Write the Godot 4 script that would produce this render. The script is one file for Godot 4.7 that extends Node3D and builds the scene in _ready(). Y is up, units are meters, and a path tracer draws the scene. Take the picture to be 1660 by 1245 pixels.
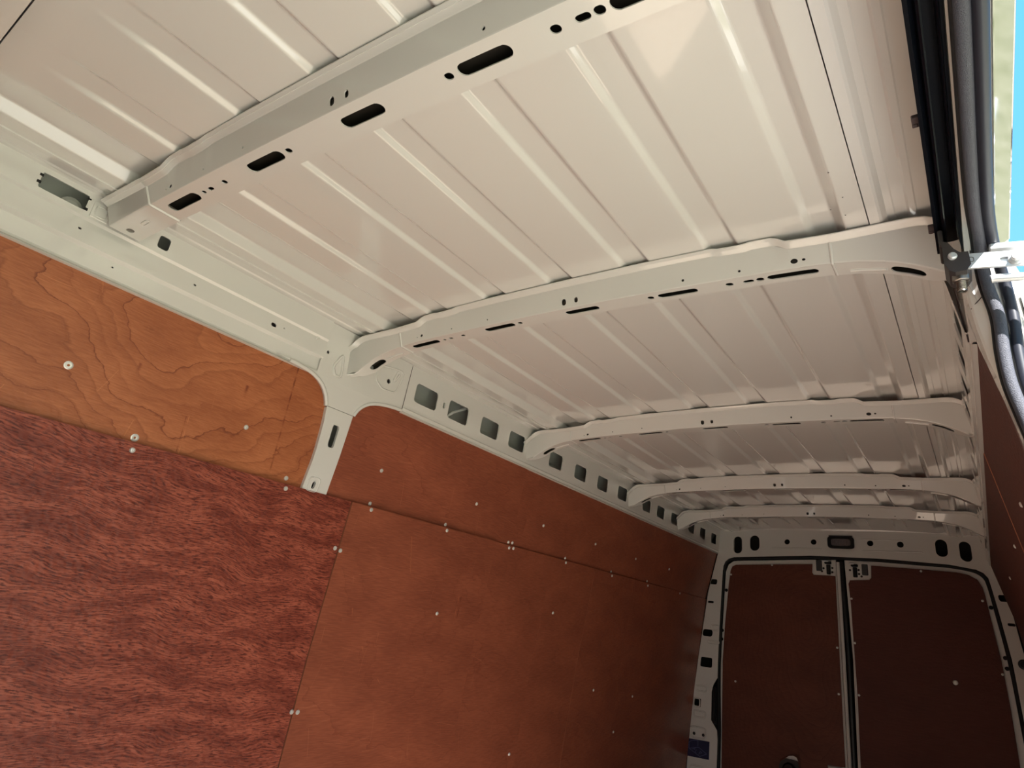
extends Node3D
# Interior of a panel van looking back from its side door. X right, Y up from the load floor, D metres rearward of the camera (z = -D).

const FL := 1016.1366787986742
var EYE := Vector3(0.675, 1.30, 0.0)
var M := {}
var taken := {}
var screw_mesh: ArrayMesh
var rivet_mesh: ArrayMesh

# ---------------------------------------------------------------- mesh building
class MB:
	var v := PackedVector3Array()
	var n := PackedVector3Array()
	var t := PackedVector2Array()
	func tri(a: Vector3, b: Vector3, c: Vector3, na: Vector3, nb: Vector3, nc: Vector3, ua := Vector2.ZERO, ub := Vector2.ZERO, uc := Vector2.ZERO) -> void:
		var g := (b - a).cross(c - a)
		if g.length_squared() < 1e-16:
			return
		if g.dot(na + nb + nc) > 0.0:
			v.append_array([a, c, b]); n.append_array([na, nc, nb]); t.append_array([ua, uc, ub])
		else:
			v.append_array([a, b, c]); n.append_array([na, nb, nc]); t.append_array([ua, ub, uc])
	func quad(a: Vector3, b: Vector3, c: Vector3, d: Vector3, na: Vector3, nb: Vector3, nc: Vector3, nd: Vector3, ua := Vector2.ZERO, ub := Vector2.ZERO, uc := Vector2.ZERO, ud := Vector2.ZERO) -> void:
		tri(a, b, c, na, nb, nc, ua, ub, uc)
		tri(a, c, d, na, nc, nd, ua, uc, ud)
	func face(a: Vector3, b: Vector3, c: Vector3, d: Vector3, out: Vector3) -> void:
		var g := (c - a).cross(d - b)
		if g.length_squared() < 1e-18:
			return
		g = g.normalized()
		if g.dot(out) < 0.0:
			g = -g
		quad(a, b, c, d, g, g, g, g)
	# strips that run along a list of cross-sections: smooth along, sharp across
	func sweep(st: Array, toward: Vector3, away := false) -> void:
		var m: int = st.size()
		var w: int = st[0].size()
		for j in w - 1:
			var ns := PackedVector3Array()
			for i in m:
				var a: PackedVector3Array = st[maxi(i - 1, 0)]
				var b: PackedVector3Array = st[mini(i + 1, m - 1)]
				var q: PackedVector3Array = st[i]
				var g := (b[j] + b[j + 1] - a[j] - a[j + 1]).cross(q[j + 1] - q[j])
				g = g.normalized() if g.length_squared() > 1e-18 else Vector3.UP
				if (g.dot(toward - q[j]) < 0.0) != away:
					g = -g
				ns.append(g)
			for i in m - 1:
				var p: PackedVector3Array = st[i]
				var q: PackedVector3Array = st[i + 1]
				quad(p[j], q[j], q[j + 1], p[j + 1], ns[i], ns[i + 1], ns[i + 1], ns[i])
	# a curved sheet with holes in it; f(u, v) gives the surface, hole = [u, v, half length, half height, corner radius]
	func sheet(f: Callable, u0: float, u1: float, v0: float, v1: float, du: float, nv: int, holes: Array, toward: Vector3, rim := 0.004) -> void:
		var hs := holes.duplicate()
		hs.sort_custom(func(a, b): return a[0] < b[0])
		var at := u0
		for k in hs.size():
			var h = hs[k]
			var mar: float = minf(0.01, h[2] * 0.6 + 0.003)
			var lo: float = maxf(h[0] - h[2] - mar, at)
			var hi: float = minf(h[0] + h[2] + mar, u1)
			if k + 1 < hs.size():
				var nx = hs[k + 1]
				hi = minf(hi, (h[0] + h[2] + nx[0] - nx[2]) * 0.5)
			if lo > at + 1e-5:
				_cells(f, at, lo, v0, v1, du, nv, toward)
			_ring(f, lo, hi, v0, v1, h, toward, rim)
			at = hi
		if u1 > at + 1e-5:
			_cells(f, at, u1, v0, v1, du, nv, toward)
	func _norm(f: Callable, u: float, w: float, toward: Vector3) -> Vector3:
		var e := 0.0007
		var p: Vector3 = f.call(u, w)
		var g: Vector3 = (f.call(u + e, w) - f.call(u - e, w)).cross(f.call(u, w + e) - f.call(u, w - e))
		g = g.normalized()
		return g if g.dot(toward - p) >= 0.0 else -g
	func _cells(f: Callable, a: float, b: float, v0: float, v1: float, du: float, nv: int, toward: Vector3) -> void:
		var nu: int = maxi(1, ceili((b - a) / du))
		for i in nu:
			for j in nv:
				var us := [lerpf(a, b, float(i) / nu), lerpf(a, b, float(i + 1) / nu)]
				var vs := [lerpf(v0, v1, float(j) / nv), lerpf(v0, v1, float(j + 1) / nv)]
				var q := []
				for c in [[0, 0], [1, 0], [1, 1], [0, 1]]:
					q.append([f.call(us[c[0]], vs[c[1]]), _norm(f, us[c[0]], vs[c[1]], toward), Vector2(us[c[0]], vs[c[1]])])
				quad(q[0][0], q[1][0], q[2][0], q[3][0], q[0][1], q[1][1], q[2][1], q[3][1], q[0][2], q[1][2], q[2][2], q[3][2])
	func _ring(f: Callable, a: float, b: float, v0: float, v1: float, h: Array, toward: Vector3, rim: float) -> void:
		var outer := PackedVector2Array()
		var k := 8
		for i in k: outer.append(Vector2(lerpf(a, b, float(i) / k), v0))
		for i in k: outer.append(Vector2(b, lerpf(v0, v1, float(i) / k)))
		for i in k: outer.append(Vector2(lerpf(b, a, float(i) / k), v1))
		for i in k: outer.append(Vector2(a, lerpf(v1, v0, float(i) / k)))
		var cen := Vector2(h[0], h[1])
		var inner := PackedVector2Array()
		var half := Vector2(h[2], h[3])
		var rr: float = minf(h[4], minf(half.x, half.y))
		for p in outer:
			# spread the directions evenly over the hole by squaring the cell to the hole's own shape
			var d: Vector2 = p - cen
			d = Vector2(d.x / maxf((b - a) * 0.5, 1e-5) * half.x, d.y / maxf((v1 - v0) * 0.5, 1e-5) * half.y)
			d = d.normalized()
			var lo := 0.0
			var hi := half.x + half.y
			for it in 18:
				var mid := (lo + hi) * 0.5
				var q := (d * mid).abs() - half + Vector2(rr, rr)
				var sd := Vector2(maxf(q.x, 0), maxf(q.y, 0)).length() + minf(maxf(q.x, q.y), 0.0) - rr
				if sd < 0.0: lo = mid
				else: hi = mid
			inner.append(cen + d * lo)
		var m := outer.size()
		var po := []; var pi_ := []; var pd := []
		for i in m:
			po.append([f.call(outer[i].x, outer[i].y), _norm(f, outer[i].x, outer[i].y, toward)])
			var q: Vector3 = f.call(inner[i].x, inner[i].y)
			var g := _norm(f, inner[i].x, inner[i].y, toward)
			pi_.append([q, g]); pd.append(q - g * rim)
		var mid3: Vector3 = f.call(cen.x, cen.y)
		for i in m:
			var j := (i + 1) % m
			quad(po[i][0], po[j][0], pi_[j][0], pi_[i][0], po[i][1], po[j][1], pi_[j][1], pi_[i][1], outer[i], outer[j], inner[j], inner[i])
			face(pi_[i][0], pi_[j][0], pd[j], pd[i], mid3 - pi_[i][0])
	func cbox(c: Vector3, s: Vector3, bev := 0.002, ba := Basis.IDENTITY) -> void:
		var h := s * 0.5
		bev = minf(bev, minf(h.x, minf(h.y, h.z)) * 0.95)
		var fs := func(x: float, y: float, z: float, ax: int) -> Vector3:
			var p := Vector3(x * h.x, y * h.y, z * h.z)
			for k in 3:
				if k != ax: p[k] -= signf(p[k]) * bev
			return c + ba * p
		for ax in 3:
			for sg in [-1.0, 1.0]:
				var q := []
				for w in [[-1, -1], [1, -1], [1, 1], [-1, 1]]:
					var p := Vector3.ZERO
					p[ax] = sg; p[(ax + 1) % 3] = w[0]; p[(ax + 2) % 3] = w[1]
					q.append(fs.call(p.x, p.y, p.z, ax))
				var o := Vector3.ZERO
				o[ax] = sg
				face(q[0], q[1], q[2], q[3], ba * o)
		if bev <= 0.0:
			return
		for ax in 3:
			var b1 := (ax + 1) % 3
			var b2 := (ax + 2) % 3
			for s1 in [-1.0, 1.0]:
				for s2 in [-1.0, 1.0]:
					var lo := Vector3.ZERO
					lo[ax] = -1; lo[b1] = s1; lo[b2] = s2
					var hi := lo
					hi[ax] = 1
					var o := Vector3.ZERO
					o[b1] = s1; o[b2] = s2
					face(fs.call(lo.x, lo.y, lo.z, b1), fs.call(hi.x, hi.y, hi.z, b1), fs.call(hi.x, hi.y, hi.z, b2), fs.call(lo.x, lo.y, lo.z, b2), ba * o)
		for x in [-1.0, 1.0]:
			for y in [-1.0, 1.0]:
				for z in [-1.0, 1.0]:
					var g := (ba * Vector3(x, y, z)).normalized()
					tri(fs.call(x, y, z, 0), fs.call(x, y, z, 1), fs.call(x, y, z, 2), g, g, g)
	func tube(path: PackedVector3Array, r: float, seg := 10, closed := false, squash := 1.0) -> void:
		var m := path.size()
		var rings := []
		var up := Vector3.UP
		var prev := Vector3.ZERO
		for i in m:
			var d: Vector3 = (path[(i + 1) % m] - path[(i - 1 + m) % m]) if closed else (path[mini(i + 1, m - 1)] - path[maxi(i - 1, 0)])
			d = d.normalized()
			if i == 0:
				up = Vector3.UP if absf(d.y) < 0.8 else Vector3.RIGHT
			up = (up - d * up.dot(d)).normalized()
			var side := d.cross(up)
			var ring := []
			for k in seg:
				var a := TAU * k / seg
				var o := up * cos(a) + side * sin(a) * squash
				ring.append([path[i] + o * r, o.normalized()])
			rings.append(ring)
			prev = d
		for i in (m if closed else m - 1):
			var p: Array = rings[i]
			var q: Array = rings[(i + 1) % m]
			for k in seg:
				var l := (k + 1) % seg
				quad(p[k][0], q[k][0], q[l][0], p[l][0], p[k][1], q[k][1], q[l][1], p[l][1], Vector2(i, float(k) / seg), Vector2(i + 1, float(k) / seg), Vector2(i + 1, float(k + 1) / seg), Vector2(i, float(k + 1) / seg))
		if not closed:
			for e in [0, m - 1]:
				var o: Vector3 = (path[0] - path[1]) if e == 0 else (path[m - 1] - path[m - 2])
				o = o.normalized()
				for k in seg:
					tri(path[e], rings[e][k][0], rings[e][(k + 1) % seg][0], o, o, o)
	func lathe(prof: Array, at: Vector3, axis: Vector3, seg := 16) -> void:
		axis = axis.normalized()
		var x := axis.cross(Vector3.UP if absf(axis.y) < 0.9 else Vector3.RIGHT).normalized()
		var z := x.cross(axis)
		for i in prof.size() - 1:
			var a = prof[i]
			var b = prof[i + 1]
			var sl := Vector2(b[1] - a[1], a[0] - b[0])
			for k in seg:
				var d0 := x * cos(TAU * k / seg) + z * sin(TAU * k / seg)
				var d1 := x * cos(TAU * (k + 1) / seg) + z * sin(TAU * (k + 1) / seg)
				var n0 := (d0 * sl.x + axis * sl.y).normalized()
				var n1 := (d1 * sl.x + axis * sl.y).normalized()
				quad(at + d0 * a[0] + axis * a[1], at + d1 * a[0] + axis * a[1], at + d1 * b[0] + axis * b[1], at + d0 * b[0] + axis * b[1], n0, n1, n1, n0)
	# a flat outline mapped by f(Vector2, depth) and given thickness
	func slab(poly: PackedVector2Array, f: Callable, z0: float, z1: float, toward: Vector3) -> void:
		var ix := Geometry2D.triangulate_polygon(poly)
		for k in range(0, ix.size(), 3):
			var a: Vector3 = f.call(poly[ix[k]], z0)
			var b: Vector3 = f.call(poly[ix[k + 1]], z0)
			var c: Vector3 = f.call(poly[ix[k + 2]], z0)
			var g := (b - a).cross(c - a)
			if g.length_squared() < 1e-16:
				continue
			g = g.normalized()
			if g.dot(toward - a) < 0.0: g = -g
			tri(a, b, c, g, g, g, poly[ix[k]], poly[ix[k + 1]], poly[ix[k + 2]])
		var cw := 1.0 if Geometry2D.is_polygon_clockwise(poly) else -1.0
		for i in poly.size():
			var p := poly[i]
			var q := poly[(i + 1) % poly.size()]
			var o := Vector2(q.y - p.y, p.x - q.x) * -cw
			var mid := (p + q) * 0.5
			var out: Vector3 = f.call(mid + o.normalized() * 0.001, z0) - f.call(mid, z0)
			face(f.call(p, z0), f.call(q, z0), f.call(q, z1), f.call(p, z1), out)
	func mesh() -> ArrayMesh:
		var arr := []
		arr.resize(Mesh.ARRAY_MAX)
		arr[Mesh.ARRAY_VERTEX] = v
		arr[Mesh.ARRAY_NORMAL] = n
		arr[Mesh.ARRAY_TEX_UV] = t
		var m := ArrayMesh.new()
		m.add_surface_from_arrays(Mesh.PRIMITIVE_TRIANGLES, arr)
		return m

# ---------------------------------------------------------------- nodes
func numbered(called: String) -> String:
	var k: int = taken.get(called, -1) + 1
	taken[called] = k
	return called if k == 0 else "%s_%03d" % [called, k]

func part(called: String, mb, mat: Material, parent: Node) -> MeshInstance3D:
	var o := MeshInstance3D.new()
	o.name = called
	o.mesh = mb.mesh() if mb is MB else mb
	o.material_override = mat
	parent.add_child(o, true)
	return o

func thing(called: String, label: String, category: String, at := Vector3.ZERO, group := "", kind := "") -> Node3D:
	var o := Node3D.new()
	o.name = numbered(called)
	add_child(o, true)
	o.position = at
	o.set_meta("label", label)
	if category != "": o.set_meta("category", category)
	if group != "": o.set_meta("group", group)
	if kind != "": o.set_meta("kind", kind)
	return o

func setting(called: String, label: String, category: String) -> Node3D:
	var o := Node3D.new()
	o.name = called
	add_child(o, true)
	o.set_meta("label", label); o.set_meta("category", category); o.set_meta("kind", "structure")
	return o

func shift(o: Node3D, at: Vector3) -> void:   # puts the thing's origin at its own base, its parts staying where they are
	o.position = at
	for c in o.get_children():
		c.position -= at

func P(x: float, y: float, d: float) -> Vector3:
	return Vector3(x, y, -d)

func lut(tab: Array, x: float) -> float:
	if x <= tab[0][0]: return tab[0][1]
	for i in tab.size() - 1:
		if x <= tab[i + 1][0]:
			return lerpf(tab[i][1], tab[i + 1][1], (x - tab[i][0]) / (tab[i + 1][0] - tab[i][0]))
	return tab[-1][1]

const WALL := [[0.0, 0.90], [0.585, 0.89], [1.134, 0.835], [1.555, 0.777], [1.84, 0.705], [2.0, 0.69]]
func wx(y: float) -> float:                     # half width of the load space at a height
	return lut(WALL, y)

# ---------------------------------------------------------------- textures
func noise(seed_: int, freq: float, oct := 3, type := FastNoiseLite.TYPE_SIMPLEX_SMOOTH) -> FastNoiseLite:
	var f := FastNoiseLite.new()
	f.seed = seed_; f.frequency = freq; f.noise_type = type
	f.fractal_type = FastNoiseLite.FRACTAL_FBM if oct > 1 else FastNoiseLite.FRACTAL_NONE
	f.fractal_octaves = oct
	return f

func stretched(seed_: int, freq: float, w: int, h: int, sx: float, sy: float, oct := 3) -> PackedByteArray:
	var im := noise(seed_, freq, oct).get_image(maxi(4, int(w / sx)), maxi(4, int(h / sy)), false, false, true)
	im.resize(w, h, Image.INTERPOLATE_CUBIC)
	im.convert(Image.FORMAT_L8)
	return im.get_data()

func to_texture(d: PackedByteArray, w: int, h: int) -> ImageTexture:
	var im := Image.create_from_data(w, h, false, Image.FORMAT_RGB8, d)
	im.generate_mipmaps()
	return ImageTexture.create_from_image(im)

func scratches(d: PackedByteArray, w: int, h: int, count: int, seed_: int, col: Color, len_: float, up: float, strength: float) -> void:
	var r := RandomNumberGenerator.new()
	r.seed = seed_
	for k in count:
		var x := r.randf() * w
		var y := r.randf() * h
		var a := r.randf_range(-0.25, 0.25) if r.randf() > up else r.randf_range(1.2, 1.9)
		var l := len_ * r.randf_range(0.2, 1.0)
		var s := strength * r.randf_range(0.3, 1.0)
		var bend := r.randf_range(-0.004, 0.004)
		for i in int(l):
			a += bend
			x += cos(a); y += sin(a)
			var px := posmod(int(x), w)
			var py := posmod(int(y), h)
			var o := (py * w + px) * 3
			d[o] = int(lerpf(d[o], col.r * 255, s)); d[o + 1] = int(lerpf(d[o + 1], col.g * 255, s)); d[o + 2] = int(lerpf(d[o + 2], col.b * 255, s))

# coarse open-pored dark red veneer, grain along the van
func wood_coarse(w: int, h: int, lo: Color, hi: Color, pore: Color) -> ImageTexture:
	var fine := stretched(11, 0.20, w, h, 22.0, 1.0, 2)
	var dash := stretched(12, 0.34, w, h, 11.0, 1.15, 2)
	var broad := stretched(13, 0.016, w, h, 4.0, 1.0, 3)
	var bend := stretched(14, 0.009, w, h, 3.0, 1.8, 2)
	var figure := stretched(15, 0.05, w, h, 2.2, 1.2, 2)
	var where := stretched(16, 0.007, w, h, 1.5, 1.0, 2)
	var d := PackedByteArray()
	d.resize(w * h * 3)
	for y in h:
		for x in w:
			var i := y * w + x
			var curl := clampf((where[i] - 110) / 60.0, 0.0, 1.0)
			var sh := (bend[i] - 128) * 0.15 + (figure[i] - 128) * 0.02 * curl - x * 0.07
			var j := posmod(y + int(sh), h) * w + x
			var a := clampf(0.48 + (fine[j] - 128) / 190.0 + (broad[j] - 128) / 190.0, 0.0, 1.0)
			var p := clampf((dash[j] - 142) / 36.0, 0.0, 1.0) * 0.68
			var e := clampf(1.0 - absf(bend[i] - 100) / 1.2, 0.0, 1.0) * clampf((figure[i] - 90) / 60.0, 0.0, 1.0) * 0.5
			p = maxf(p, e)
			var o := i * 3
			d[o] = int(255 * lerpf(lerpf(lo.r, hi.r, a), pore.r, p))
			d[o + 1] = int(255 * lerpf(lerpf(lo.g, hi.g, a), pore.g, p))
			d[o + 2] = int(255 * lerpf(lerpf(lo.b, hi.b, a), pore.b, p))
	scratches(d, w, h, 130, 5, Color(0.62, 0.36, 0.27), w * 0.03, 0.3, 0.45)
	return to_texture(d, w, h)

# rotary-cut veneer: growth lines that wind round an oval; cen and gap in texels, long_ is how much longer than high the oval is
func wood_rotary(w: int, h: int, lo: Color, hi: Color, line: Color, cen: Vector2, long_: float, gap: float, ink: float, seed_: int, scr: int) -> ImageTexture:
	var hill := stretched(seed_, 0.0035, w, h, 1.6, 1.0, 2)
	var rag := stretched(seed_ + 1, 0.022, w, h, 2.0, 1.0, 3)
	var fine := stretched(seed_ + 2, 0.28, w, h, 16.0, 1.0, 2)
	var blot := stretched(seed_ + 3, 0.006, w, h, 2.2, 1.0, 2)
	var d := PackedByteArray()
	d.resize(w * h * 3)
	for y in h:
		for x in w:
			var i := y * w + x
			var dx := (x - cen.x) / long_
			var dy := y - cen.y
			var z := sqrt(dx * dx + dy * dy) / gap + (hill[i] - 128) / 78.0 + (rag[i] - 128) / 620.0
			var fr := z - floorf(z)
			var strong := clampf(0.35 + sin(floorf(z) * 2.4) * 0.75, 0.12, 1.0)
			var ln := (clampf(1.0 - fr / 0.09, 0.0, 1.0) + 0.45 * clampf(1.0 - absf(fr - 0.94) / 0.10, 0.0, 1.0)) * ink * strong
			var a := clampf(0.5 + (fine[i] - 128) / 270.0 + (blot[i] - 128) / 420.0 + (fr - 0.45) * 0.5 * ink, 0.0, 1.0)
			var o := i * 3
			d[o] = int(255 * lerpf(lerpf(lo.r, hi.r, a), line.r, ln))
			d[o + 1] = int(255 * lerpf(lerpf(lo.g, hi.g, a), line.g, ln))
			d[o + 2] = int(255 * lerpf(lerpf(lo.b, hi.b, a), line.b, ln))
	scratches(d, w, h, scr, seed_ + 9, Color(hi.r * 1.25, hi.g * 1.4, hi.b * 1.4), w * 0.06, 0.35, 0.5)
	return to_texture(d, w, h)

func mark(im: Image, a: Vector2, b: Vector2, wide: float, c: Color, strength: float) -> void:
	# a worn line or stain in the face of a board, a and b in 0..1 of the texture
	var p := a * Vector2(im.get_width(), im.get_height())
	var q := b * Vector2(im.get_width(), im.get_height())
	var r := RandomNumberGenerator.new()
	r.seed = int(p.x * 7 + q.y)
	var n := int(p.distance_to(q)) + 1
	for k in n:
		var m := p.lerp(q, float(k) / n) + Vector2(r.randf_range(-0.6, 0.6), 0)
		var s := strength * (0.55 + 0.45 * sin(k * 0.13 + 1.0))
		for j in range(-int(wide), int(wide) + 1):
			var x := clampi(int(m.x) + j, 0, im.get_width() - 1)
			var y := clampi(int(m.y), 0, im.get_height() - 1)
			im.set_pixel(x, y, im.get_pixel(x, y).lerp(c, s * (1.0 - absf(j) / (wide + 1.0))))

func wood_mat(tex: Texture2D, rough: float, relief: NoiseTexture2D, k: float) -> StandardMaterial3D:
	var m := StandardMaterial3D.new()
	m.albedo_texture = tex
	m.roughness = rough
	m.metallic_specular = 0.4
	m.normal_enabled = true
	m.normal_texture = relief
	m.normal_scale = k
	return m

func normal_tex(seed_: int, freq: float, oct: int, strength: float) -> NoiseTexture2D:
	var t := NoiseTexture2D.new()
	t.width = 512; t.height = 512; t.seamless = true; t.as_normal_map = true; t.bump_strength = strength
	t.noise = noise(seed_, freq, oct)
	return t

func plain(c: Color, rough: float, metal := 0.0, coat := 0.0) -> StandardMaterial3D:
	var m := StandardMaterial3D.new()
	m.albedo_color = c; m.roughness = rough; m.metallic = metal
	if coat > 0.0:
		m.clearcoat_enabled = true; m.clearcoat = coat; m.clearcoat_roughness = 0.06
	return m

func make_materials() -> void:
	var peel := normal_tex(3, 0.045, 2, 1.2)
	M.paint = plain(Color(0.905, 0.895, 0.875), 0.16, 0.0, 1.0)
	M.paint.clearcoat_roughness = 0.03
	M.paint.normal_enabled = true
	M.paint.normal_texture = peel
	M.paint.normal_scale = 0.03
	M.paint.uv1_triplanar = true
	M.paint.uv1_world_triplanar = true
	M.paint.uv1_scale = Vector3(5, 5, 5)
	M.shell = plain(Color(0.84, 0.84, 0.82), 0.4)
	M.white = plain(Color(0.90, 0.90, 0.89), 0.2, 0.0, 0.8)
	var grain := normal_tex(21, 0.12, 3, 3.0)
	M.orange = wood_mat(wood_rotary(1280, 512, Color(0.63, 0.36, 0.225), Color(0.75, 0.46, 0.30), Color(0.44, 0.22, 0.13), Vector2(800, 60), 1.9, 44.0, 0.85, 41, 26), 0.5, grain, 0.2)
	M.red = wood_mat(wood_coarse(1536, 1152, Color(0.49, 0.225, 0.17), Color(0.69, 0.37, 0.285), Color(0.30, 0.12, 0.095)), 0.5, grain, 0.3)
	M.brown = wood_mat(wood_rotary(1536, 1024, Color(0.53, 0.29, 0.215), Color(0.66, 0.375, 0.275), Color(0.42, 0.20, 0.145), Vector2(500, 1900), 2.6, 190.0, 0.28, 57, 260), 0.40, grain, 0.1)
	M.dark = wood_mat(wood_rotary(704, 1024, Color(0.37, 0.20, 0.15), Color(0.46, 0.255, 0.19), Color(0.26, 0.13, 0.10), Vector2(520, 330), 0.5, 46.0, 0.55, 71, 20), 0.5, grain, 0.1)
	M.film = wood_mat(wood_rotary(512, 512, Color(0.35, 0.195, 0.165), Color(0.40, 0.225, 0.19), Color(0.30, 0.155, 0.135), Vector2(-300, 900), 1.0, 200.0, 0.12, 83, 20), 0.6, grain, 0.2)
	var oi: Image = M.orange.albedo_texture.get_image()
	var bi: Image = M.brown.albedo_texture.get_image()
	var oa := func(d: float, y: float) -> Vector2: return Vector2(d - 0.05, 1.0 - (y - 1.5) / 0.4)
	mark(oi, oa.call(0.877, 1.841), oa.call(0.890, 1.745), 3.0, Color(0.36, 0.15, 0.08), 0.8)
	mark(oi, oa.call(0.890, 1.745), oa.call(0.913, 1.574), 3.0, Color(0.40, 0.18, 0.10), 0.5)
	mark(oi, oa.call(0.667, 1.642), oa.call(0.678, 1.558), 1.0, Color(0.85, 0.55, 0.36), 0.7)
	mark(oi, oa.call(0.661, 1.640), oa.call(0.672, 1.560), 1.0, Color(0.42, 0.19, 0.10), 0.6)
	mark(oi, oa.call(0.768, 1.752), oa.call(0.770, 1.725), 6.0, Color(0.38, 0.16, 0.09), 0.7)
	mark(oi, oa.call(0.525, 1.715), oa.call(0.527, 1.700), 5.0, Color(0.42, 0.18, 0.10), 0.5)
	var ob := func(d: float, y: float) -> Vector2: return Vector2((d - 0.9) / 1.5, 1.0 - (y - 0.6))
	mark(bi, ob.call(1.752, 1.345), ob.call(1.757, 1.255), 1.5, Color(0.78, 0.45, 0.30), 0.8)
	mark(bi, ob.call(1.764, 1.345), ob.call(1.768, 1.270), 2.5, Color(0.36, 0.16, 0.11), 0.7)
	mark(bi, ob.call(1.300, 1.270), ob.call(1.308, 1.245), 1.0, Color(0.80, 0.48, 0.32), 0.7)
	mark(bi, ob.call(1.375, 1.170), ob.call(1.395, 1.140), 1.0, Color(0.80, 0.48, 0.32), 0.7)
	mark(bi, ob.call(1.47, 1.080), ob.call(1.50, 1.055), 1.0, Color(0.80, 0.48, 0.32), 0.6)
	for k in 9:
		mark(bi, ob.call(1.455 + k * 0.004, 1.50 - k * 0.012), ob.call(1.462 + k * 0.004, 1.488 - k * 0.012), 2.0, Color(0.74, 0.44, 0.29), 0.55)
	oi.generate_mipmaps()
	bi.generate_mipmaps()
	M.orange.albedo_texture = ImageTexture.create_from_image(oi)
	M.brown.albedo_texture = ImageTexture.create_from_image(bi)
	M.edge = plain(Color(0.64, 0.40, 0.29), 0.8)
	M.screw = plain(Color(0.90, 0.89, 0.87), 0.3, 0.35)
	M.rubber = plain(Color(0.055, 0.058, 0.065), 0.65)
	M.seal = plain(Color(0.275, 0.28, 0.315), 0.62)
	M.seal.normal_enabled = true
	M.seal.normal_texture = normal_tex(9, 0.16, 2, 6.0)
	M.seal.normal_scale = 0.8
	M.seal.uv1_triplanar = true
	M.seal.uv1_scale = Vector3(9, 9, 9)
	M.seal_dark = plain(Color(0.13, 0.14, 0.18), 0.45)
	M.track = plain(Color(0.04, 0.05, 0.075), 0.32)
	M.track.metallic_specular = 0.3
	M.zinc = plain(Color(0.86, 0.87, 0.88), 0.36, 0.45)
	M.steel = plain(Color(0.50, 0.48, 0.46), 0.32, 0.9)
	M.cast = plain(Color(0.27, 0.25, 0.25), 0.5, 0.3)
	M.mirror = plain(Color(0.62, 0.62, 0.60), 0.06, 1.0)
	M.hollow_shade = plain(Color(0.16, 0.145, 0.12), 0.5)  # dark colour standing for shade inside the bows and rear frame
	M.floor = plain(Color(0.72, 0.65, 0.58), 0.55)
	M.cab = plain(Color(0.20, 0.21, 0.20), 0.8)
	M.concrete = plain(Color(0.74, 0.715, 0.67), 0.9)
	M.black = plain(Color(0.03, 0.03, 0.033), 0.35)
	M.clip = plain(Color(0.30, 0.25, 0.25), 0.6)
	M.lens = plain(Color(0.55, 0.52, 0.53), 0.14, 0.35, 0.8)
	M.blue = plain(Color(0.085, 0.09, 0.27), 0.4)
	M.ink = plain(Color(0.42, 0.44, 0.62), 0.5)
	M.greyplastic = plain(Color(0.25, 0.25, 0.25), 0.6)
	M.grass = StandardMaterial3D.new()
	var gt := NoiseTexture2D.new()
	gt.width = 1024; gt.height = 1024; gt.seamless = true
	gt.noise = noise(31, 0.03, 5)
	var ramp := Gradient.new()
	ramp.offsets = PackedFloat32Array([0.25, 0.42, 0.55, 0.75])
	ramp.colors = PackedColorArray([Color(0.30, 0.35, 0.19), Color(0.50, 0.51, 0.36), Color(0.68, 0.66, 0.54), Color(0.80, 0.77, 0.69)])
	gt.color_ramp = ramp
	M.grass.albedo_texture = gt
	M.grass.roughness = 0.95
	M.grass.uv1_triplanar = true
	M.grass.uv1_world_triplanar = true
	M.grass.uv1_scale = Vector3(0.16, 0.16, 0.16)

# ---------------------------------------------------------------- main
func _ready() -> void:
	var pp := Vector2(830, 622.5)
	var vr := Vector2(1618, 1100) - pp
	var vl := Vector2(-600, 820) - pp
	var r := Vector3(vr.x, vr.y, FL).normalized()
	var l := Vector3(vl.x, vl.y, FL).normalized()
	var dn := l.cross(r).normalized()
	if dn.y < 0.0: dn = -dn
	var up := -dn
	var cam := Camera3D.new()
	cam.name = "camera"
	cam.fov = rad_to_deg(2.0 * atan(622.5 / FL))
	cam.near = 0.01
	var ax := Vector3(-l.x, up.x, -r.x)
	var ay := -Vector3(-l.y, up.y, -r.y)
	var az := -Vector3(-l.z, up.z, -r.z)
	cam.transform = Transform3D(Basis(ax, ay, az).orthonormalized(), EYE)
	add_child(cam)
	cam.current = true

	var we := WorldEnvironment.new()
	we.name = "world_environment"
	var env := Environment.new()
	env.background_mode = Environment.BG_SKY
	var sky := Sky.new()
	var sm := ProceduralSkyMaterial.new()
	sm.sky_top_color = Color(0.345, 0.645, 0.86)
	sm.sky_horizon_color = Color(0.80, 0.87, 0.94)
	sm.sky_curve = 0.17
	sm.ground_bottom_color = Color(0.5, 0.48, 0.36)
	sm.ground_horizon_color = Color(0.62, 0.64, 0.58)
	sm.sky_energy_multiplier = 1.0
	sm.sun_angle_max = 1.0
	sky.sky_material = sm
	env.sky = sky
	env.tonemap_mode = Environment.TONE_MAPPER_LINEAR
	env.tonemap_exposure = 2.0
	env.sdfgi_enabled = true
	env.ssao_enabled = true
	env.ssil_enabled = true
	we.environment = env
	add_child(we)

	var sun := DirectionalLight3D.new()
	sun.name = "sun"
	sun.light_energy = 3.5
	sun.light_color = Color(1.0, 0.985, 0.965)
	sun.light_angular_distance = 0.53
	sun.shadow_enabled = true
	sun.transform = Transform3D(Basis.looking_at(-Vector3(0.50, 0.68, 0.54).normalized(), Vector3.UP), Vector3(4, 6, 2))
	add_child(sun)

	make_materials()
	build_hardware()
	build_ground_and_floor()
	build_ceiling()
	build_left_wall()
	build_right_wall()
	build_rear()
	build_front()
	build_beams()
	build_panels()
	build_side_door()
	build_rear_doors()
	build_small_things()

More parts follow.
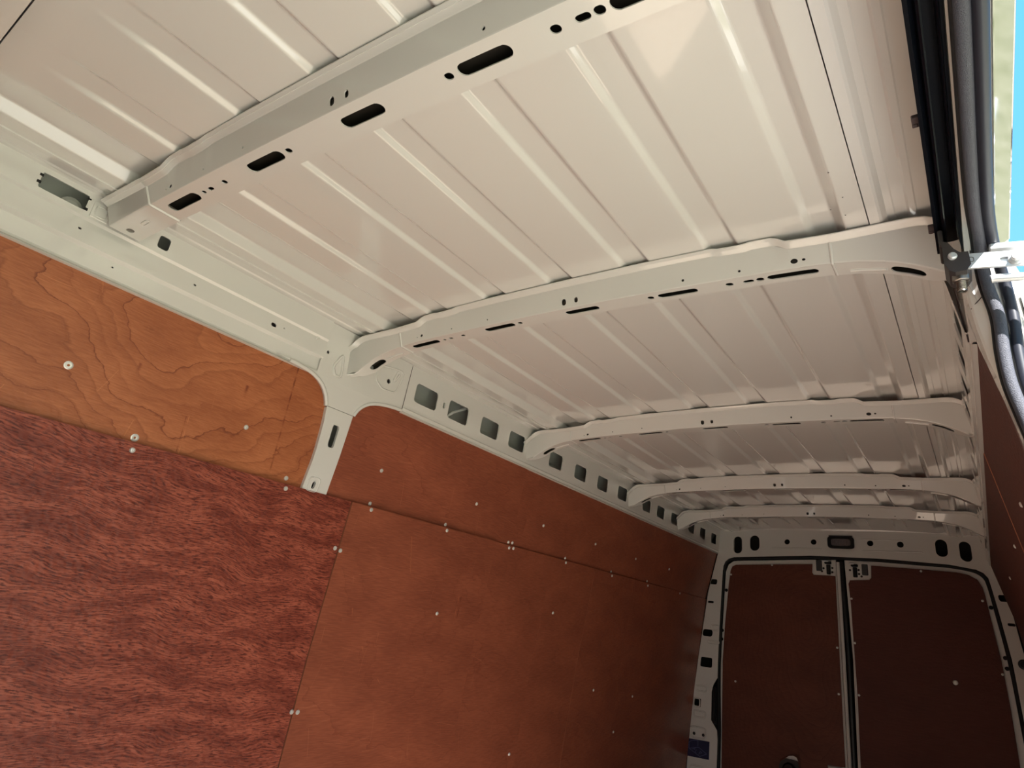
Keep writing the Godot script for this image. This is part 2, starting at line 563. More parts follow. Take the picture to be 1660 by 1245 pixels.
func build_hardware() -> void:
	var a := MB.new()
	a.lathe([[0.0062, 0.0], [0.0060, 0.0012], [0.0045, 0.0030], [0.0020, 0.0036], [0.0018, 0.0028], [0.0, 0.0026]], Vector3.ZERO, Vector3.UP, 14)
	screw_mesh = a.mesh()
	var b := MB.new()
	b.lathe([[0.0085, 0.0], [0.0085, 0.0012], [0.0060, 0.0020], [0.0055, 0.0014], [0.0026, 0.0012], [0.0022, -0.001], [0.0, -0.001]], Vector3.ZERO, Vector3.UP, 16)
	rivet_mesh = b.mesh()

func build_ground_and_floor() -> void:
	var g := MB.new()
	g.cbox(P(0, -0.75, 0), Vector3(160, 0.2, 160), 0.0)
	var o := part("ground", g, M.grass, self)
	o.set_meta("label", "dry pale grass outside the van, mirrored in the bright trim above the door"); o.set_meta("category", "ground"); o.set_meta("kind", "structure")
	var pd := MB.new()
	pd.cbox(P(0, -0.64, 1.0), Vector3(5.2, 0.06, 14), 0.01)  # out of view; pale tone sends bounced daylight up to the roof
	var yard := part("unseen_paving", pd, M.concrete, self)
	yard.set_meta("label", "unseen pale concrete under the van, placed to bounce light onto the roof"); yard.set_meta("category", "paving"); yard.set_meta("kind", "structure")
	var f := setting("floor", "unseen light brown load floor of the van, pale to bounce light upward", "floor")
	var a := MB.new()
	a.cbox(P(0, -0.03, 1.7), Vector3(1.78, 0.06, 5.1), 0.002)  # out of view; pale so it throws light on roof and rear
	part("unseen_floor_sheet", a, M.floor, f)

# ---------------------------------------------------------------- roof
func roof_low(x: float) -> float:
	return 2.013 - 0.05 * x * x

const CEN := -0.010
const RIBS := [-0.382, -0.200, -0.019, 0.161, 0.338]
func roof_profile(t: float) -> PackedVector2Array:
	var h := 0.0068 * t
	var full := PackedVector2Array([Vector2(-0.6085, 1.9850), Vector2(-0.570, 1.986), Vector2(-0.553, 2.006), Vector2(-0.487, roof_low(0.487) + h), Vector2(-0.477, roof_low(0.477))])
	for c in RIBS:
		for q in [[-0.032, 0.0], [-0.0225, h], [0.0225, h], [0.031, 0.0]]:
			full.append(Vector2(c + q[0], roof_low(c + q[0]) + q[1]))
	full.append_array([Vector2(0.488, roof_low(0.488)), Vector2(0.500, roof_low(0.5) + h), Vector2(0.533, 2.005), Vector2(0.551, 1.986), Vector2(0.5845, 1.985)])
	# ease every corner over a few millimetres
	var soft := PackedVector2Array([full[0] + Vector2(0, 0.006), full[0]])
	for i in range(1, full.size() - 1):
		var a := full[i].lerp(full[i - 1], minf(0.0030 / maxf(full[i].distance_to(full[i - 1]), 1e-5), 0.45))
		var b := full[i].lerp(full[i + 1], minf(0.0030 / maxf(full[i].distance_to(full[i + 1]), 1e-5), 0.45))
		for k in 4:
			var s := k / 3.0
			soft.append(a.lerp(full[i], s).lerp(full[i].lerp(b, s), s))
	soft.append(full[-1])
	soft.append(full[-1] + Vector2(0, 0.006))
	return soft

func build_ceiling() -> void:
	var c := setting("ceiling", "cream painted van roof with pressed lengthwise ribs", "roof")
	var inside := P(0, 0.5, 2)
	for seg in [[-0.85, 0.0752, 0.0], [0.0772, 4.165, 0.0]]:
		var m := MB.new()
		var ds := []
		if seg[0] < 0.0: ds = [-0.85, -0.5, -0.2, -0.12, -0.06, -0.02, 0.02, 0.05, 0.0751, 0.0752]
		else:
			ds = [0.0772, 0.0773, 0.108, 0.112, 0.13, 0.15, 0.17, 0.19, 0.21, 0.23, 0.26, 0.3]
			for k in 24: ds.append(0.40 + k * 0.15)
			ds.append_array([3.99, 4.03, 4.165])
		var st := []
		for d in ds:
			var t: float = smoothstep(0.115, 0.24, d) if d > 0.05 else smoothstep(0.0, -0.12, d)
			t *= 1.0 - smoothstep(3.95, 4.05, d)
			var row := PackedVector3Array()
			for p in roof_profile(maxf(t, 0.02)):
				var y: float = p.y + seg[2]
				if d > 0.06 and d < 0.11 and absf(p.x) < 0.54: y -= 0.0015
				if d == ds[0] and seg[0] > 0.0 or d == ds[-1] and seg[0] < 0.0: y += 0.008
				row.append(P(p.x, y, d))
			st.append(row)
		m.sweep(st, inside)
		part("roof_panel", m, M.paint, c)
	for s in [-1.0, 1.0]:
		var m := MB.new()
		var pr := [[0.5965, 1.9905], [0.5965, 1.9822], [0.611, 1.9828], [0.615, 1.9855], [0.622, 1.9925], [0.632, 1.9925], [0.634, 1.9935], [0.650, 1.9935], [0.654, 1.991], [0.662, 1.991], [0.664, 1.9925], [0.692, 1.9935]]
		var st := []
		for k in 18:
			var row := PackedVector3Array()
			for q in pr: row.append(P(s * q[0] + CEN, q[1], -0.85 + k * 0.295))
			st.append(row)
		m.sweep(st, inside)
		part("roof_edge_strip", m, M.paint, c)
	var sk := MB.new()
	sk.cbox(P(0, 2.055, 1.72), Vector3(1.44, 0.03, 5.2), 0.004)
	part("roof_skin", sk, M.white, c)
	# tiny pinholes along the seam edge strip near the side door
	var dots := MB.new()
	for q in [[0.562, 0.87], [0.570, 0.94], [0.548, 0.965], [0.566, 0.99]]:
		dots.lathe([[0.0012, 0.0], [0.0, 0.0004]], P(q[0] + CEN, 1.9852, q[1]), Vector3.DOWN, 8)
	part("pinholes", dots, M.black, c)

# ---------------------------------------------------------------- left wall
func on_left(off: float) -> Callable:           # (D, Y) on the inner wall line, off metres towards the inside
	return func(p: Vector2, z: float) -> Vector3: return P(-(wx(p.y) - off) - z, p.y, p.x)
func on_right(off: float) -> Callable:
	return func(p: Vector2, z: float) -> Vector3: return P((wx(p.y) - off) + z, p.y, p.x)

const SQUARES := [1.336, 1.495, 1.671, 1.842, 2.125, 2.331, 2.537, 2.743, 3.027, 3.207, 3.401, 3.665, 3.857, 4.058]

func bead(mb: MB, pts: PackedVector2Array, f: Callable, r: float, round_ := 3) -> void:
	var q := PackedVector3Array()
	for i in pts.size():
		var a := pts[i].lerp(pts[(i - 1 + pts.size()) % pts.size()], 0.28)
		var b := pts[i].lerp(pts[(i + 1) % pts.size()], 0.28)
		for k in round_ + 1:
			var s := float(k) / round_
			var p := a.lerp(pts[i], s).lerp(pts[i].lerp(b, s), s)
			q.append(f.call(p, 0.0))
	mb.tube(q, r, 6, true)

func build_left_wall() -> void:
	var w := setting("wall_left", "cream painted left side frame of the van above and between the plywood", "wall")
	var eye := EYE
	# front rail: band by band between the bends of its cross-section
	var bends := [[0.6835, 1.9935], [0.686, 1.9390], [0.692, 1.9343], [0.691, 1.8890], [0.703, 1.8840], [0.7045, 1.8496], [0.7125, 1.8474], [0.7035, 1.8402], [0.718, 1.8395]]
	var m := MB.new()
	var holes := {0: [[0.272, 0.5, 0.041, 0.30, 0.003], [0.468, 0.50, 0.012, 0.27, 0.006]],
		2: [[0.319, 0.46, 0.003, 0.05, 0.003], [0.558, 0.48, 0.003, 0.05, 0.003], [0.767, 0.54, 0.0075, 0.115, 0.006], [0.796, 0.46, 0.0022, 0.04, 0.002]],
		4: [[0.399, 0.35, 0.0022, 0.05, 0.002]]}
	for i in bends.size() - 1:
		var a = bends[i]
		var b = bends[i + 1]
		var ln := Vector2(b[0] - a[0], b[1] - a[1]).length()
		var fx := func(u: float, v: float) -> Vector3: return P(-lerpf(a[0], b[0], v / ln), lerpf(a[1], b[1], v / ln), u)
		var hs := []
		for q in holes.get(i, []): hs.append([q[0], q[1] * ln, q[2], q[3] * ln, q[4]])
		m.sheet(fx, -0.85, 0.93, 0.0, ln, 0.3, 1, hs, eye, 0.003)
	# notches at the ends of the long slot
	part("cant_rail", m, M.paint, w)
	for q in [[0.2300, 1.9755], [0.2300, 1.9605], [0.3140, 1.9775], [0.3140, 1.9535]]:
		var nt := MB.new()
		nt.cbox(P(-0.6848, q[1], q[0]), Vector3(0.0012, 0.006, 0.007), 0.0005)
		part("slot_notch", nt, M.black, w)
	# a round boss seen through the slot
	var boss := MB.new()
	boss.lathe([[0.022, 0.0], [0.021, 0.006], [0.013, 0.010], [0.0, 0.0105]], P(-0.722, 1.957, 0.297), Vector3.RIGHT, 20)
	part("slot_boss", boss, M.shell, w)
	# bracket where the second bow lands: upper face, then the spread down to the pillar
	var f := on_left(0.004)
	var up := MB.new()
	up.sheet(func(u: float, v: float) -> Vector3: return f.call(Vector2(u, 1.849 + v), 0.0), 0.925, 1.243, 0.0, 0.143, 0.1, 2, [[0.941, 0.060, 0.0045, 0.0045, 0.0045], [1.168, 0.061, 0.0072, 0.0072, 0.0072]], eye, 0.004)
	var lower := PackedVector2Array([Vector2(0.80, 1.849), Vector2(0.84, 1.846), Vector2(0.873, 1.8445), Vector2(0.890, 1.8430), Vector2(0.905, 1.8405), Vector2(0.922, 1.8365), Vector2(0.938, 1.8305), Vector2(0.953, 1.8225), Vector2(0.966, 1.812), Vector2(0.977, 1.799), Vector2(0.986, 1.784), Vector2(0.990, 1.7760),
		Vector2(1.0865, 1.7760), Vector2(1.0875, 1.782), Vector2(1.093, 1.795), Vector2(1.101, 1.806), Vector2(1.111, 1.8155), Vector2(1.124, 1.8235), Vector2(1.140, 1.830), Vector2(1.160, 1.8355), Vector2(1.185, 1.840), Vector2(1.215, 1.8435), Vector2(1.243, 1.845), Vector2(1.243, 1.849)])
	up.slab(lower, f, 0.0, 0.016, eye)
	part("bow_bracket", up, M.paint, w)
	var jn := MB.new()
	jn.tube(PackedVector3Array([f.call(V(1.2450, 1.990), 0.0), f.call(V(1.2450, 1.930), 0.0), f.call(V(1.2450, 1.870), 0.0), f.call(V(1.2450, 1.850), 0.0)]), 0.0008, 6)
	part("bracket_joint", jn, M.clip, w)
	var rim := MB.new()
	var lipl := PackedVector3Array()
	for p in lower.slice(1, 12): lipl.append(f.call(p, 0.001))
	rim.tube(lipl, 0.0055, 8)
	var lipr := PackedVector3Array()
	for p in lower.slice(12, 23): lipr.append(f.call(p, 0.001))
	rim.tube(lipr, 0.0055, 8)
	part("bracket_lip", rim, M.paint, w)
	var emb := MB.new()
	bead(emb, PackedVector2Array([Vector2(0.991, 1.925), Vector2(0.968, 1.880), Vector2(0.980, 1.858), Vector2(1.002, 1.858)]), f, 0.0042)
	bead(emb, PackedVector2Array([Vector2(1.120, 1.945), Vector2(1.118, 1.900), Vector2(1.150, 1.880), Vector2(1.205, 1.885), Vector2(1.222, 1.960)]), on_left(0.0035), 0.0030)
	bead(emb, PackedVector2Array([Vector2(1.195, 1.950), Vector2(1.185, 1.922), Vector2(1.190, 1.918), Vector2(1.203, 1.945)]), f, 0.0040)
	bead(emb, PackedVector2Array([Vector2(0.900, 1.945), Vector2(0.893, 1.928), Vector2(0.897, 1.926), Vector2(0.905, 1.940)]), f, 0.0020)
	part("bracket_embossing", emb, M.paint, w)
	# pillar between the two upper panels
	var pil := MB.new()
	var dl := [[1.54, 1.015], [1.649, 1.014], [1.732, 1.003], [1.785, 0.991]]
	var dr := [[1.54, 1.0965], [1.662, 1.093], [1.785, 1.0855]]
	var fp := func(u: float, v: float) -> Vector3: return P(-(wx(u) - 0.0025), u, lerpf(lut(dl, u), lut(dr, u), v / 0.083))
	pil.sheet(fp, 1.5535, 1.7750, 0.0, 0.083, 0.04, 1, [[1.706, 0.042, 0.030, 0.0105, 0.006], [1.570, 0.032, 0.0095, 0.0055, 0.0055]], eye, 0.008)
	for v in [0.0, 0.083]:
		var st := []
		for k in 9:
			var u := 1.5535 + k * 0.0274
			var q: Vector3 = fp.call(u, v)
			st.append(PackedVector3Array([q, q + Vector3(-0.016, 0, 0)]))
		pil.sweep(st, P(0.6, 1.6, 1.0) if v == 0.0 else P(0.6, 1.6, 1.2))
	part("pillar", pil, M.paint, w)
	var pe := MB.new()
	bead(pe, PackedVector2Array([Vector2(1.026, 1.590), Vector2(1.026, 1.553), Vector2(1.062, 1.553), Vector2(1.062, 1.590)]), on_left(0.002), 0.0024, 5)
	part("pillar_embossing", pe, M.paint, w)
	# rear rail with its row of square openings
	rear_rail(w, -1.0, 1.2465)
	side_shell(w, -1.0)
	# pale cable tube behind the second opening
	var tb := MB.new()
	tb.tube(PackedVector3Array([P(-0.735, 1.86, 1.47), P(-0.732, 1.90, 1.475), P(-0.730, 1.925, 1.50), P(-0.732, 1.95, 1.545), P(-0.74, 1.98, 1.60)]), 0.006, 10)
	part("cable_tube", tb, M.white, w)

func rear_rail(w: Node3D, s: float, d0: float) -> void:
	var m := MB.new()
	var hs := []
	for d in SQUARES:
		if d > d0 + 0.05: hs.append([d, 0.052, 0.051, 0.0305, 0.011])
	if s < 0.0: hs.append([1.421, 0.053, 0.005, 0.010, 0.005])
	var xlo := 0.7015 if s < 0.0 else 0.6955
	var xhi := 0.692 if s < 0.0 else 0.6735
	m.sheet(func(u: float, v: float) -> Vector3: return P(s * lerpf(xlo, xhi, v / 0.128), 1.867 + v, u), d0, 4.165, 0.0, 0.1265, 0.3, 1, hs, EYE, 0.004)
	var pr := [[xlo, 1.867], [0.7030, 1.8580], [0.7005, 1.8545], [0.7020, 1.8500], [0.7075, 1.8465], [0.7035, 1.8410], [0.716, 1.8395]]
	var st := []
	for k in 16:
		var row := PackedVector3Array()
		for q in pr: row.append(P(s * q[0], q[1], lerpf(d0, 4.165, k / 15.0)))
		st.append(row)
	m.sweep(st, P(0, 1.2, 2))
	part("window_rail", m, M.paint, w)

func side_shell(w: Node3D, s: float) -> void:   # the outside of the body, which closes the hollow sections
	var spans := [[-0.9, 4.32]] if s < 0.0 else [[-0.9, -0.38], [1.04, 4.32]]
	for sp in spans:
		var m := MB.new()
		var a := PackedVector3Array()
		var b := PackedVector3Array()
		for q in ([[0.70, 2.045], [0.755, 2.02], [0.79, 1.94], [0.845, 1.55], [0.91, 1.134], [0.965, 0.55], [0.97, -0.15]] if s < 0.0 else [[0.70, 2.045], [0.735, 2.02], [0.742, 1.935], [0.748, 1.87], [0.79, 1.72], [0.845, 1.55], [0.91, 1.134], [0.965, 0.55], [0.97, -0.15]]):
			a.append(P(s * q[0], q[1], sp[0])); b.append(P(s * q[0], q[1], sp[1]))
		m.sweep([a, b], P(0, 1, 2))
		var a2 := PackedVector3Array()
		var b2 := PackedVector3Array()
		for i in a.size():
			a2.append(a[i] + Vector3(s * 0.012, 0.004, 0)); b2.append(b[i] + Vector3(s * 0.012, 0.004, 0))
		m.sweep([a2, b2], P(s * 5, 1, 2))
		for e in [[a, a2, -1.0], [b, b2, 1.0]]:
			for i in a.size() - 1: m.face(e[0][i], e[0][i + 1], e[1][i + 1], e[1][i], Vector3(0, 0, -e[2]))
		part("body_side", m, M.shell, w)

# ---------------------------------------------------------------- right wall
func build_right_wall() -> void:
	var w := setting("wall_right", "cream painted right side frame of the van behind the sliding door opening", "wall")
	var eye := EYE
	rear_rail(w, 1.0, 1.255)
	side_shell(w, 1.0)
	# header over the door opening: inner rail that the track hangs on, down to the flange
	var m := MB.new()
	var pr := [[0.690, 1.9935], [0.683, 1.975], [0.684, 1.945], [0.692, 1.932], [0.7060, 1.928], [0.7060, 1.893], [0.7052, 1.8862], [0.7115, 1.8845], [0.7125, 1.892], [0.735, 1.894], [0.735, 1.884], [0.7385, 1.8775], [0.7395, 1.8785], [0.7400, 1.8790], [0.757, 1.8900], [0.7580, 1.8900], [0.7585, 1.8920], [0.7630, 1.935], [0.755, 2.02], [0.70, 2.045]]
	var st := []
	for d in [-0.85, -0.5, -0.2, 0.1, 0.4, 0.7, 0.93, 1.02]:
		var row := PackedVector3Array()
		for q in pr: row.append(P(q[0], q[1], d))
		st.append(row)
	m.sweep(st, P(0.68, 1.2, 0.2))
	part("door_header", m, M.paint, w)
	# corner bracket at the end of the header, mirrored from the left side
	var f := on_right(0.004)
	var up := MB.new()
	up.sheet(func(u: float, v: float) -> Vector3: return f.call(Vector2(u, 1.849 + v), 0.0), 0.93, 1.26, 0.0, 0.143, 0.1, 2, [[1.168, 0.061, 0.0072, 0.0072, 0.0072]], eye, 0.004)
	var lower := PackedVector2Array([Vector2(1.01, 1.849), Vector2(1.01, 1.78), Vector2(1.105, 1.78), Vector2(1.112, 1.812), Vector2(1.128, 1.832), Vector2(1.15, 1.843), Vector2(1.20, 1.850), Vector2(1.26, 1.851), Vector2(1.26, 1.849)])
	lower = PackedVector2Array([Vector2(1.01, 1.849), Vector2(1.01, 1.78), Vector2(1.105, 1.78), Vector2(1.112, 1.812), Vector2(1.128, 1.830), Vector2(1.15, 1.838), Vector2(1.20, 1.843), Vector2(1.26, 1.845), Vector2(1.26, 1.849)])
	up.slab(lower, f, 0.0, 0.016, eye)
	part("bow_bracket", up, M.paint, w)
	var gr := MB.new()
	gr.tube(PackedVector3Array([f.call(Vector2(1.245, 1.992), -0.0005), f.call(Vector2(1.262, 1.92), -0.0005), f.call(Vector2(1.262, 1.862), -0.0005), f.call(Vector2(1.27, 1.852), -0.0005)]), 0.0012, 6)
	part("bracket_joint", gr, M.clip, w)
	# door pillar: inner face, front return, outer return
	var xa := [[0.0, 0.885], [0.6, 0.87], [1.20, 0.80], [1.45, 0.765], [1.603, 0.740], [1.65, 0.733], [1.739, 0.714], [1.801, 0.700], [1.86, 0.698]]
	var xb := [[0.0, 0.875], [0.6, 0.86], [1.20, 0.795], [1.45, 0.763], [1.611, 0.738], [1.641, 0.731], [1.716, 0.7135], [1.797, 0.701], [1.86, 0.699]]
	var xc := [[0.0, 0.875], [0.6, 0.86], [1.20, 0.796], [1.45, 0.762], [1.609, 0.7365], [1.652, 0.729], [1.74, 0.7235], [1.813, 0.7175], [1.86, 0.7145]]
	var pm := MB.new()
	var rows := []
	for k in 40:
		var y := lerpf(-0.05, 1.862, k / 39.0)
		var a := lut(xa, y)
		var b := lut(xb, y)
		var c := lut(xc, y)
		rows.append(PackedVector3Array([P(a + 0.03, y, 1.104), P(a, y, 1.100), P(lerpf(a, b, 0.5) - 0.002, y, 1.06), P(b, y, 1.022), P(b + 0.003, y, 1.016), P(c, y, 1.004), P(c + 0.030, y, 1.004), P(c + 0.034, y, 1.008), P(c + 0.05, y, 1.05)]))
	pm.sweep(rows, P(0.66, 1.5, 0.2))
	part("door_pillar", pm, M.paint, w)
	var gv := MB.new()
	gv.tube(PackedVector3Array([P(0.7035, 1.795, 1.021), P(0.711, 1.800, 1.011), P(0.7195, 1.806, 1.0035)]), 0.0010, 6)
	part("pillar_joint", gv, M.clip, w)
	# wall in front of the opening, behind the photographer
	var fr := MB.new()
	fr.cbox(P(0.84, 0.9, -0.62), Vector3(0.09, 2.1, 0.5), 0.01)
	part("front_pillar", fr, M.paint, w)
	var sill := MB.new()
	sill.cbox(P(0.90, -0.10, 0.35), Vector3(0.12, 0.20, 1.4), 0.01)
	part("door_sill", sill, M.paint, w)

# ---------------------------------------------------------------- rear frame
func S(p: Vector2, d: float) -> Vector3:        # a point measured at the rear frame (4.165 m), carried to another depth on the same sight line
	var k := d / 4.165
	return P(EYE.x + (p.x - EYE.x) * k, EYE.y + (p.y - EYE.y) * k, d)

func build_rear() -> void:
	var w := setting("wall_rear", "cream painted rear door frame of the van with header and two pillars", "wall")
	var eye := P(0, 1.3, 0)
	var bot := [[-0.62, 1.822], [-0.153, 1.853], [0.222, 1.852], [0.534, 1.836], [0.65, 1.816]]
	var top := [[-0.62, 1.984], [-0.50, 1.992], [-0.284, 2.001], [0.0, 2.004], [0.31, 2.005], [0.50, 1.998], [0.65, 1.985]]
	var m := MB.new()
	var hs := []
	for q in [[-0.580, 1.901, 0.0265, 0.053], [-0.475, 1.916, 0.029, 0.047], [-0.282, 1.930, 0.0155, 0.0155], [-0.132, 1.934, 0.0155, 0.0155], [0.167, 1.936, 0.0155, 0.0160], [0.315, 1.934, 0.0160, 0.0165], [0.505, 1.922, 0.027, 0.046], [0.610, 1.908, 0.0260, 0.052]]:
		var b := lut(bot, q[0])
		var s: float = 0.16 / (lut(top, q[0]) - b)
		hs.append([q[0], (q[1] - b) * s, q[2], q[3] * s, minf(q[2], q[3])])
	m.sheet(func(u: float, v: float) -> Vector3: return P(u, lerpf(lut(bot, u), lut(top, u), v / 0.16), 4.165), -0.609, 0.645, 0.0, 0.16, 0.05, 1, hs, eye, 0.006)
	var hl := []
	for k in 41:
		var u := lerpf(-0.66, 0.66, k / 40.0)
		var y := lut(top, u)
		hl.append(PackedVector3Array([P(u, y, 4.165), P(u, y + 0.0055, 4.1625), P(u, maxf(y + 0.008, roof_low(u) - 0.001), 4.154), P(u, maxf(y + 0.009, roof_low(u) + 0.004), 4.120)]))
	m.sweep(hl, eye)
	part("header", m, M.paint, w)
	var hb := MB.new()
	for sg in [[-0.37, -0.09], [0.12, 0.42]]:
		hb.tube(PackedVector3Array([P(sg[0], 1.890, 4.165), P(sg[0] + 0.01, 1.893, 4.163), P(sg[1] - 0.01, 1.896, 4.163), P(sg[1], 1.893, 4.165)]), 0.003, 6)
	for sg in [[0.12, 0.33]]:
		hb.tube(PackedVector3Array([P(sg[0], 1.958, 4.165), P(sg[1], 1.957, 4.165)]), 0.0025, 6)
	part("header_embossing", hb, M.paint, w)
	var fz := func(p: Vector2, z: float) -> Vector3: return P(p.x, p.y, 4.165 + z)
	var cl := MB.new()
	cl.slab(PackedVector2Array([Vector2(-0.609, 1.995), Vector2(-0.705, 1.995), Vector2(-0.705, 1.93), Vector2(-0.703, 1.859), Vector2(-0.7325, 1.742), Vector2(-0.675, 1.742), Vector2(-0.672, 1.768), Vector2(-0.661, 1.793), Vector2(-0.642, 1.811), Vector2(-0.609, 1.8225)]), fz, 0.0, 0.03, eye)
	cl.slab(PackedVector2Array([Vector2(0.645, 1.995), Vector2(0.705, 1.995), Vector2(0.708, 1.94), Vector2(0.714, 1.894), Vector2(0.745, 1.742), Vector2(0.698, 1.742), Vector2(0.692, 1.777), Vector2(0.674, 1.802), Vector2(0.645, 1.817)]), fz, 0.0, 0.03, eye)
	part("frame_corner", cl, M.paint, w)
	# pillars
	var lo := [[0.0, -0.905], [0.585, -0.890], [0.939, -0.862], [1.224, -0.824], [1.597, -0.769], [1.742, -0.7325]]
	var li := [[0.0, -0.715], [0.623, -0.710], [0.805, -0.704], [0.817, -0.708], [0.840, -0.735], [0.861, -0.744], [1.040, -0.742], [1.065, -0.730], [1.085, -0.707], [1.198, -0.705], [1.478, -0.691], [1.742, -0.675]]
	var pl := MB.new()
	var fl := func(u: float, v: float) -> Vector3: return P(lerpf(lut(lo, u), lut(li, u), v / 0.12), u, 4.165)
	var lh := []
	for q in [[-0.733, 1.664, 0.0215, 0.0155, 0.013], [-0.752, 1.539, 0.0190, 0.0065, 0.0065], [-0.771, 1.353, 0.0320, 0.0205, 0.016], [-0.777, 1.182, 0.0360, 0.0280, 0.008], [-0.829, 0.948, 0.0210, 0.0240, 0.006]]:
		var a := lut(lo, q[1])
		var s: float = 0.12 / (lut(li, q[1]) - a)
		lh.append([q[1], (q[0] - a) * s, q[3], q[2] * s, q[4]])
	pl.sheet(fl, 0.0, 1.742, 0.0, 0.12, 0.05, 1, lh, eye, 0.008)
	part("pillar", pl, M.paint, w)
	var pb := MB.new()
	for q in [[-0.745, 1.405, -0.700, 1.375], [-0.765, 1.312, -0.700, 1.296], [-0.838, 1.045, -0.775, 1.015], [-0.852, 0.905, -0.780, 0.870], [-0.870, 0.815, -0.775, 0.757], [-0.868, 0.61, -0.775, 0.55], [-0.852, 0.972, -0.815, 0.926]]:
		bead(pb, PackedVector2Array([Vector2(q[0], q[1]), Vector2(q[2], q[1]), Vector2(q[2], q[3]), Vector2(q[0], q[3])]), fz, 0.0042, 4)
	part("pillar_embossing", pb, M.paint, w)
	var ro := [[0.0, 0.905], [0.585, 0.890], [1.134, 0.836], [1.427, 0.790], [1.625, 0.768], [1.742, 0.745]]
	var ri := [[0.0, 0.77], [0.8, 0.765], [1.126, 0.752], [1.388, 0.741], [1.609, 0.716], [1.742, 0.698]]
	var pr := MB.new()
	var fr := func(u: float, v: float) -> Vector3: return P(lerpf(lut(ri, u), lut(ro, u), v / 0.06), u, 4.165)
	var rh := []
	for q in [[0.752, 1.681, 0.0190, 0.0165, 0.012], [0.772, 1.557, 0.0155, 0.0070, 0.0065]]:
		var a := lut(ri, q[1])
		var s: float = 0.06 / (lut(ro, q[1]) - a)
		var c: float = clampf((q[0] - a) * s, 0.018, 0.042)
		rh.append([q[1], c, q[3], minf(q[2] * s, 0.024), q[4]])
	pr.sheet(fr, 0.0, 1.742, 0.0, 0.06, 0.05, 1, rh, eye, 0.008)
	part("pillar", pr, M.paint, w)
	var vent := MB.new()
	vent.lathe([[0.024, 0.0], [0.023, 0.003], [0.017, 0.004], [0.016, 0.001], [0.0, 0.001]], P(0.785, 1.377, 4.164), P(0, 0, -1), 20)
	part("vent_plug", vent, M.black, w)
	for q in [[-0.846, 0.778], [-0.790, 0.778]]:
		var bo := MB.new()
		bo.lathe([[0.0115, 0.0], [0.0105, 0.003], [0.0085, 0.0035]], P(q[0], q[1], 4.164), P(0, 0, -1), 16)
		part("bolt_washer", bo, M.paint, w)
	for q in [[-0.846, 0.778], [-0.790, 0.778]]:
		var bk := MB.new()
		bk.lathe([[0.0090, 0.002], [0.0080, 0.0045], [0.0, 0.005]], P(q[0], q[1], 4.164), P(0, 0, -1), 16)
		part("bolt", bk, M.black, w)
	# added dark sheet: shade of the hollow as colour, stops light leaks
	var back := MB.new()
	back.cbox(P(0, 0.93, 4.31), Vector3(1.98, 2.28, 0.02), 0.0)
	part("added_shade_backing", back, M.hollow_shade, w)

func build_front() -> void:
	var w := setting("unseen_wall_front", "unseen dark grey bulkhead behind the camera, keeping light off the bow fronts", "wall")
	var m := MB.new()
	m.cbox(P(0, 1.0, -0.83), Vector3(1.76, 2.06, 0.03), 0.004)  # out of view; dark so forward-facing steel gets less light
	part("bulkhead", m, M.cab, w)

# ---------------------------------------------------------------- roof bows
const BOW_LOW := [[0.0, 1.957], [0.1, 1.9565], [0.2, 1.9545], [0.3, 1.952], [0.42, 1.9485], [0.475, 1.946], [0.52, 1.9425], [0.56, 1.9365], [0.60, 1.9265], [0.63, 1.915], [0.66, 1.899], [0.68, 1.886], [0.70, 1.872]]
const BOW_TOP := [[0.0, 2.0090], [0.2, 2.0078], [0.322, 2.0045], [0.332, 2.0010], [0.378, 1.9985], [0.388, 2.0010], [0.41, 2.0000], [0.432, 1.9985], [0.452, 1.9855], [0.52, 1.9805], [0.60, 1.9795], [0.645, 1.9785], [0.668, 1.974], [0.684, 1.962], [0.694, 1.945], [0.70, 1.93]]
const WEB_HOLES := [[-0.464, 0.0145, 0.0018], [-0.449, 0.0165, 0.0042], [-0.348, 0.0125, 0.0020], [-0.235, 0.0135, 0.0020], [-0.020, 0.0150, 0.0055], [0.011, 0.0150, 0.0045], [0.254, 0.0125, 0.0028], [0.364, 0.0115, 0.0025], [0.461, 0.0165, 0.0062], [0.477, 0.0175, 0.0030]]
const SLOTS := [[-0.453, 0.0455], [-0.213, 0.0435], [0.014, 0.0415], [0.234, 0.0415], [0.452, 0.0440]]
const PINS := [[-0.390, 0.0040, 0.0032], [-0.369, 0.0058, 0.0032], [-0.328, 0.0050, 0.0038], [-0.154, 0.0055, 0.0042], [0.176, 0.0060, 0.0048], [0.338, 0.0062, 0.0052], [0.374, 0.0085, 0.0042], [0.395, 0.0062, 0.0052]]

func bow_shape(d0: float, k: float, wid: float, flat_: bool) -> Dictionary:
	var low := func(x: float) -> float: return lut(BOW_LOW, absf(x)) if not flat_ else 1.957 - 0.045 * x * x
	var top := func(x: float) -> float: return lut(BOW_TOP, absf(x)) if not flat_ or absf(x) < 0.6 else 1.9795
	var dd := func(x: float) -> float: return d0 + k * x - (0.022 * pow(smoothstep(0.682, 0.70, absf(x)), 1.5) if not flat_ else 0.0)
	return {"low": low, "top": top, "d": dd, "w": wid, "flat": flat_}

